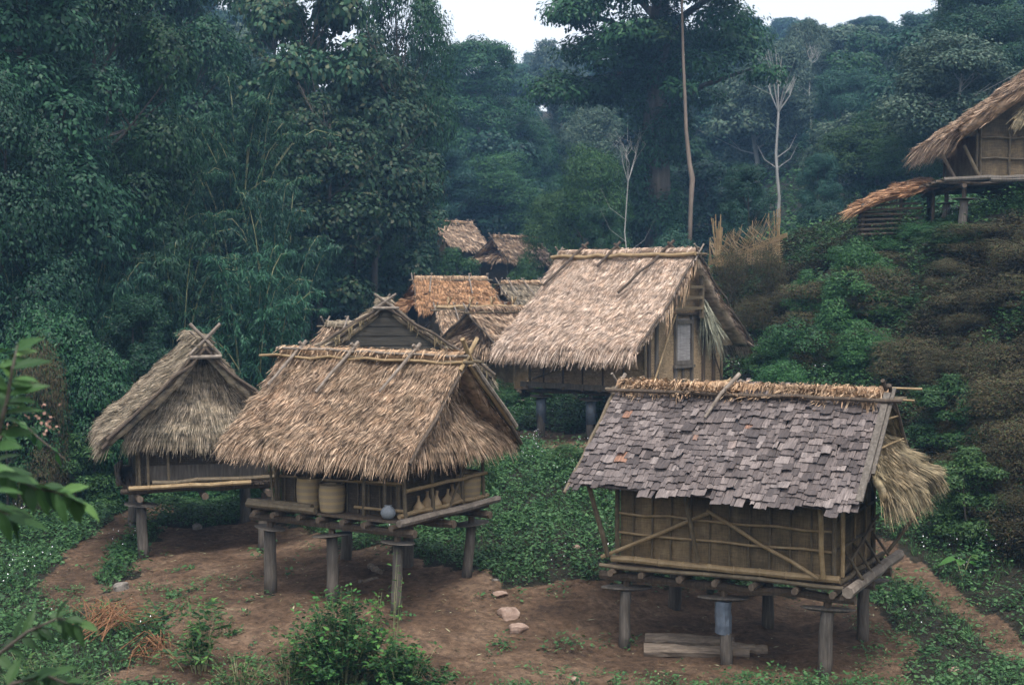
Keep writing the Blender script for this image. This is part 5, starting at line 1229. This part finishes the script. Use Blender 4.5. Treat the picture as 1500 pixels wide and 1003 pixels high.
V, F = plants_mesh(rg, x2, y2, .45 + .5 * rg.random(len(x2)), 12, .09, .5, .2, -.1)
tag(link_mesh('green_undergrowth', V, F, M['leaf_fresh']), 'green plants growing through the brown undergrowth', 'undergrowth', kind='stuff')
# forest undergrowth
x, y = sample(26000, 28, 150); px = 750 + 2083 * x / y
ok = (y > 44) | ((x < -8) & (y > 31)) | ((px > 1040) & (y > 41)); ok &= (np.hypot(x - 10, y - 38) > 2.4) & (np.hypot(x - f0[0] - 1, y - 39.5) > 2.0)
ok &= ~((px > 560) & (px < 860) & (y < 80) & (rg.random(len(x)) < .55))
for (hx, hy) in huts_xy: ok &= np.hypot(x - hx, y - hy) > 2.6
x, y = x[ok], y[ok]; hh = .5 + 1.2 * rg.random(len(x)) * np.clip((y - 30) / 40, .4, 1.2)
V, F = plants_mesh(rg, x, y, hh, 13, .16 + .0022 * (y - 30), .5, .5 + .006 * (y - 30), -.2)
tag(link_mesh('forest_undergrowth', V, F, M['leaf_fresh']), 'dense leafy undergrowth on the forest floor behind the huts', 'undergrowth', kind='stuff')
# tiny white flowers
x, y = sample(9000, 19, 44, -.38, .42); ok = (~dirt(x, y)) & (~inside(BROWN, x, y)) & (smooth_noise(x, y, 1.0, 17) > .1) & ((x > -1.5) | (y < 30)); x, y = x[ok], y[ok]; n = len(x); x = x[:2600]; y = y[:2600]; n = len(x)
V, F = leaf_quads(np.stack([x, y, gz(x, y) + .25 + .14 * rg.random(n) + .1 * (y > 26)], -1), rand_unit(rg, n), rand_unit(rg, n), rg.uniform(.018, .036, n), rg.uniform(.014, .03, n))
tag(link_mesh('white_flowers', V, F, M['flower']), 'tiny white flower heads sprinkled over the green banks', 'flowers', kind='stuff')
# litter and pebbles on the earth
x, y = sample(16000, 15.5, 40, -.4, .42); ok = dirt(x, y) | (rg.random(len(x)) < .1); x, y = x[ok], y[ok]; n = len(x); Dd = rand_unit(rg, n); Dd[:, 2] *= .2; Dd = nrm(Dd); N = nrm(np.array([0, 0, 1.]) + rand_unit(rg, n) * .3)
V, F = leaf_quads(np.stack([x, y, gz(x, y) + .012], -1), Dd, N, rg.uniform(.03, .14, n) * (rg.random(n) ** 1.5 + .3), rg.uniform(.008, .03, n))
tag(link_mesh('leaf_litter', V, F, M['litter']), 'scattered dry leaf litter and chips on the bare earth', 'litter', kind='stuff')

# ---- near plants
def leaf6(mb, p, d, n, L, W, fold=.25, curl=.15):
    p, d, n = map(lambda q: np.asarray(q, float), (p, d, n)); d = nrm(d); n = nrm(n - d * (n @ d)); s = np.cross(d, n)
    ks = [(0, 0), (.18, .62), (.42, 1.0), (.7, .72), (1, 0)]; V = [p]
    for t, w_ in ks[1:-1]:
        b = p + d * L * t - n * curl * L * t * t; V += [b + s * W / 2 * w_ + n * fold * W / 2 * w_, b, b - s * W / 2 * w_ + n * fold * W / 2 * w_]
    V.append(p + d * L - n * curl * L); mb.add(V, [(0, 1, 2), (0, 2, 3), (1, 4, 5, 2), (2, 5, 6, 3), (4, 7, 8, 5), (5, 8, 9, 6), (7, 10, 8), (8, 10, 9)])
def bushy(name, label, px, Y, stems, H, spread, leafL, leafW, mat, seed, nleaf=26, lean=(0, 0), cat='bush'):
    rg = np.random.default_rng(seed); x, y, _ = at(px, 900, Y); z = g1(x, y); e_ = empty(name, (x, y, z), 0, label, cat); ms = MB(); ml = MB(); my = MB()
    for i in range(stems):
        a = rg.uniform(0, 6.28); q = rg.uniform(.1, 1) ** .7 * spread * (1 + .35 * sin(a * 3 + seed)); h = H * rg.uniform(.4, 1.2) * (1 - .45 * (q / spread) ** 2); b = np.array([cos(a) * q * .3, sin(a) * q * .3, -.05]); e1 = np.array([cos(a) * q + lean[0], sin(a) * q + lean[1], h])
        f = lambda t: b + (e1 - b) * t + np.array([0, 0, 1]) * .18 * H * sin(pi * t) * .5
        ms.tube([f(t) for t in (0, .3, .6, 1)], [.008, .006, .004, .002], 5)
        for j in range(nleaf):
            t = rg.uniform(.22, 1.02); p = f(t) + rg.normal(0, .03, 3) * H ** .5; az = rg.uniform(0, 6.28); d = np.array([cos(az), sin(az), rg.uniform(-.35, .75)]); leaf6(my if (t > .93 and mat == 'leaf_fresh') else ml, p, d, np.array([0, 0, 1]) + rg.normal(0, .35, 3), leafL * rg.uniform(.6, 1.25), leafW * rg.uniform(.7, 1.2))
    ms.build('stems', M['culm'], e_); ml.build('foliage', M[mat], e_)
    if my.n: my.build('young_foliage', M['leaf_bright'], e_)
    return e_
bushy('leafy_bush', 'dense leafy bush in the foreground in front of the middle granary posts', 500, 17.6, 120, 1.05, .72, .085, .04, 'leaf_fresh', 1, 34)
bushy('leafy_bush', 'lower spreading bush at the bottom edge right of the dense foreground bush', 590, 17.2, 70, .62, .62, .08, .042, 'leaf_fresh', 2, 30)
bushy('leafy_bush', 'light leafy sprigs at the left bottom corner of the foreground bush', 425, 17.4, 36, .7, .38, .07, .035, 'leaf_fresh', 3, 24)
bushy('sapling', 'thin sprig with yellow green leaves before the middle granary right front post', 572, 17.9, 7, 1.45, .16, .075, .034, 'leaf_bright', 4, 16, (.05, 0), 'sapling')
bushy('sapling', 'upright yellow green shoots at the top of the foreground bush', 540, 17.7, 14, 1.15, .3, .075, .034, 'leaf_bright', 14, 18, (.05, 0), 'sapling')
bushy('leafy_bush', 'open dark leaved plant with upright stems at the lower left of the clearing', 290, 18.0, 22, .92, .42, .14, .045, 'leaf_fresh', 5, 16)
bushy('leafy_bush', 'small low plant behind the dark leaved one', 330, 19.5, 12, .28, .25, .07, .03, 'leaf_fresh', 6, 10)
bushy('leafy_bush', 'green tuft at the bottom edge left of the foreground bush', 350, 17.3, 30, .4, .55, .07, .03, 'leaf_fresh', 7, 14)
bushy('leafy_bush', 'broad tuft of weeds at the bottom left edge', 60, 16.6, 40, .5, .8, .12, .04, 'leaf_fresh', 8, 14)
for i, (px, py, L_, lab) in enumerate(((1410, 848, .34, 'large pale green leaf plant at the foot of the right slope'), (1408, 795, .28, 'broad leaf plant higher at the foot of the right slope'), (1450, 800, .2, 'small broad leaf plant nearest the right edge'))):
    q = gpt(px, py); e_ = empty('broad_leaf_plant', tuple(q), i, lab, 'plant'); rg = np.random.default_rng(i + 60)
    for k in range(4):
        a = k * 1.9 + .4; tip = np.array([cos(a) * .12, sin(a) * .12, .22 + .04 * k]); ms = MB(); ms.tube([(0, 0, -.03), tip * .6, tip], [.008, .006, .004], 5); st_ = ms.build('stem', M['culm'], e_)
        ml = MB(); leaf6(ml, tip, (cos(a), sin(a) - .3, -.25), (0, -.35, 1), L_ * (1 if k == 1 else .6), L_ * .8 * (1 if k == 1 else .6)); ml.build('leaf', M['leaf_bright'], e_)
# sapling branches reaching in from the left, close to the camera
def near_branch(label, pts, Y, seed, leafL, mat, nper=9, flowers=False):
    rg = np.random.default_rng(seed); P_ = [at(px, py, Y + dy) for px, py, dy in pts]; base = np.array([P_[0][0] - .25, P_[0][1], 0]); base[2] = g1(base[0], base[1])
    e_ = empty('sapling', tuple(base), 0, label, 'sapling'); Q = [p - base for p in P_]; ms = MB(); ms.tube([(0, 0, -.1), (.03, 0, Q[0][2] * .5)] + Q, np.linspace(.018, .003, len(Q) + 2), 6); ms.build('stem', M['bark'], e_)
    ml = MB(); Q = np.array(Q)
    for i in range(len(Q) - 1):
        for j in range(nper):
            t = (j + rg.uniform(0, 1)) / nper; p = Q[i] * (1 - t) + Q[i + 1] * t; d = nrm(Q[i + 1] - Q[i]); sd_ = 1 if j % 2 else -1; perp = np.array([-d[2], 0, d[0]]) * sd_
            dd = d * .7 + perp * rg.uniform(.3, .9) + np.array([0, rg.uniform(-.6, .6), -.35]); leaf6(ml, p, dd, np.array([0, -.5, 1]) + rg.normal(0, .3, 3), leafL * rg.uniform(.7, 1.2), leafL * .42 * rg.uniform(.8, 1.1), .2, .25)
    ml.build('foliage', M[mat], e_)
    if flowers:
        mf = MB()
        for i in range(60):
            k = rg.integers(0, len(Q) - 1); p = Q[k] + rg.normal(0, .05, 3) + np.array([.02, .1, .05]); leaf6(mf, p, rg.normal(0, 1, 3), rg.normal(0, 1, 3), .02, .016)
        mf.build('flower_cluster', M['pink_flower'], e_)
near_branch('leafy branch with large drooping leaves reaching in from the left edge, mid height', [(-60, 660, 0), (0, 690, 0), (50, 712, 0), (90, 722, 0), (118, 735, .1)], 5.6, 1, .125, 'leaf_fresh', 8)
near_branch('blurred leafy shoot at the left edge above the drooping branch', [(-30, 760, 0), (-5, 640, 0), (10, 590, 0), (18, 540, 0), (26, 505, .1)], 5.2, 2, .125, 'leaf_fresh', 9)
near_branch('drooping leaf spray below the mid height branch at the left edge', [(-50, 720, 0), (-5, 745, 0), (30, 762, 0)], 5.4, 3, .12, 'leaf_fresh', 6)
near_branch('twigs with pinkish dead flower heads behind the left edge leaves', [(-40, 700, 0), (0, 640, .3), (30, 615, .3), (55, 640, .3), (95, 672, .3)], 7.0, 4, .08, 'leaf_fresh', 3, True)
near_branch('bright leaf spray low at the left edge', [(-60, 1010, 0), (-5, 960, 0), (40, 925, 0), (85, 905, 0), (118, 912, 0)], 6.2, 5, .11, 'leaf_fresh', 6)
near_branch('bright leaves at the bottom left corner', [(-40, 1040, 0), (20, 1000, 0), (70, 990, 0), (110, 1005, 0)], 5.4, 6, .12, 'leaf_fresh', 6)

# ---- haze
V = [(-135, -45, -12), (145, -45, -12), (145, 335, -12), (-135, 335, -12)]; V += [(a, b, 75) for a, b, _ in V]
hm = bpy.data.materials.new('haze_air'); hm.use_nodes = True; t_ = hm.node_tree; t_.nodes.clear(); ho = t_.nodes.new('ShaderNodeOutputMaterial'); hv = t_.nodes.new('ShaderNodeVolumePrincipled')
hv.inputs['Color'].default_value = (.32, .60, 1.0, 1); hv.inputs['Density'].default_value = HAZE; hv.inputs['Anisotropy'].default_value = .2
t_.links.new(hv.outputs[0], ho.inputs['Volume'])
hz = link_mesh('haze', V, [(0, 3, 2, 1), (4, 5, 6, 7), (0, 1, 5, 4), (1, 2, 6, 5), (2, 3, 7, 6), (3, 0, 4, 7)], hm); tag(hz, 'bluish haze hanging in the valley air', 'haze', kind='stuff')
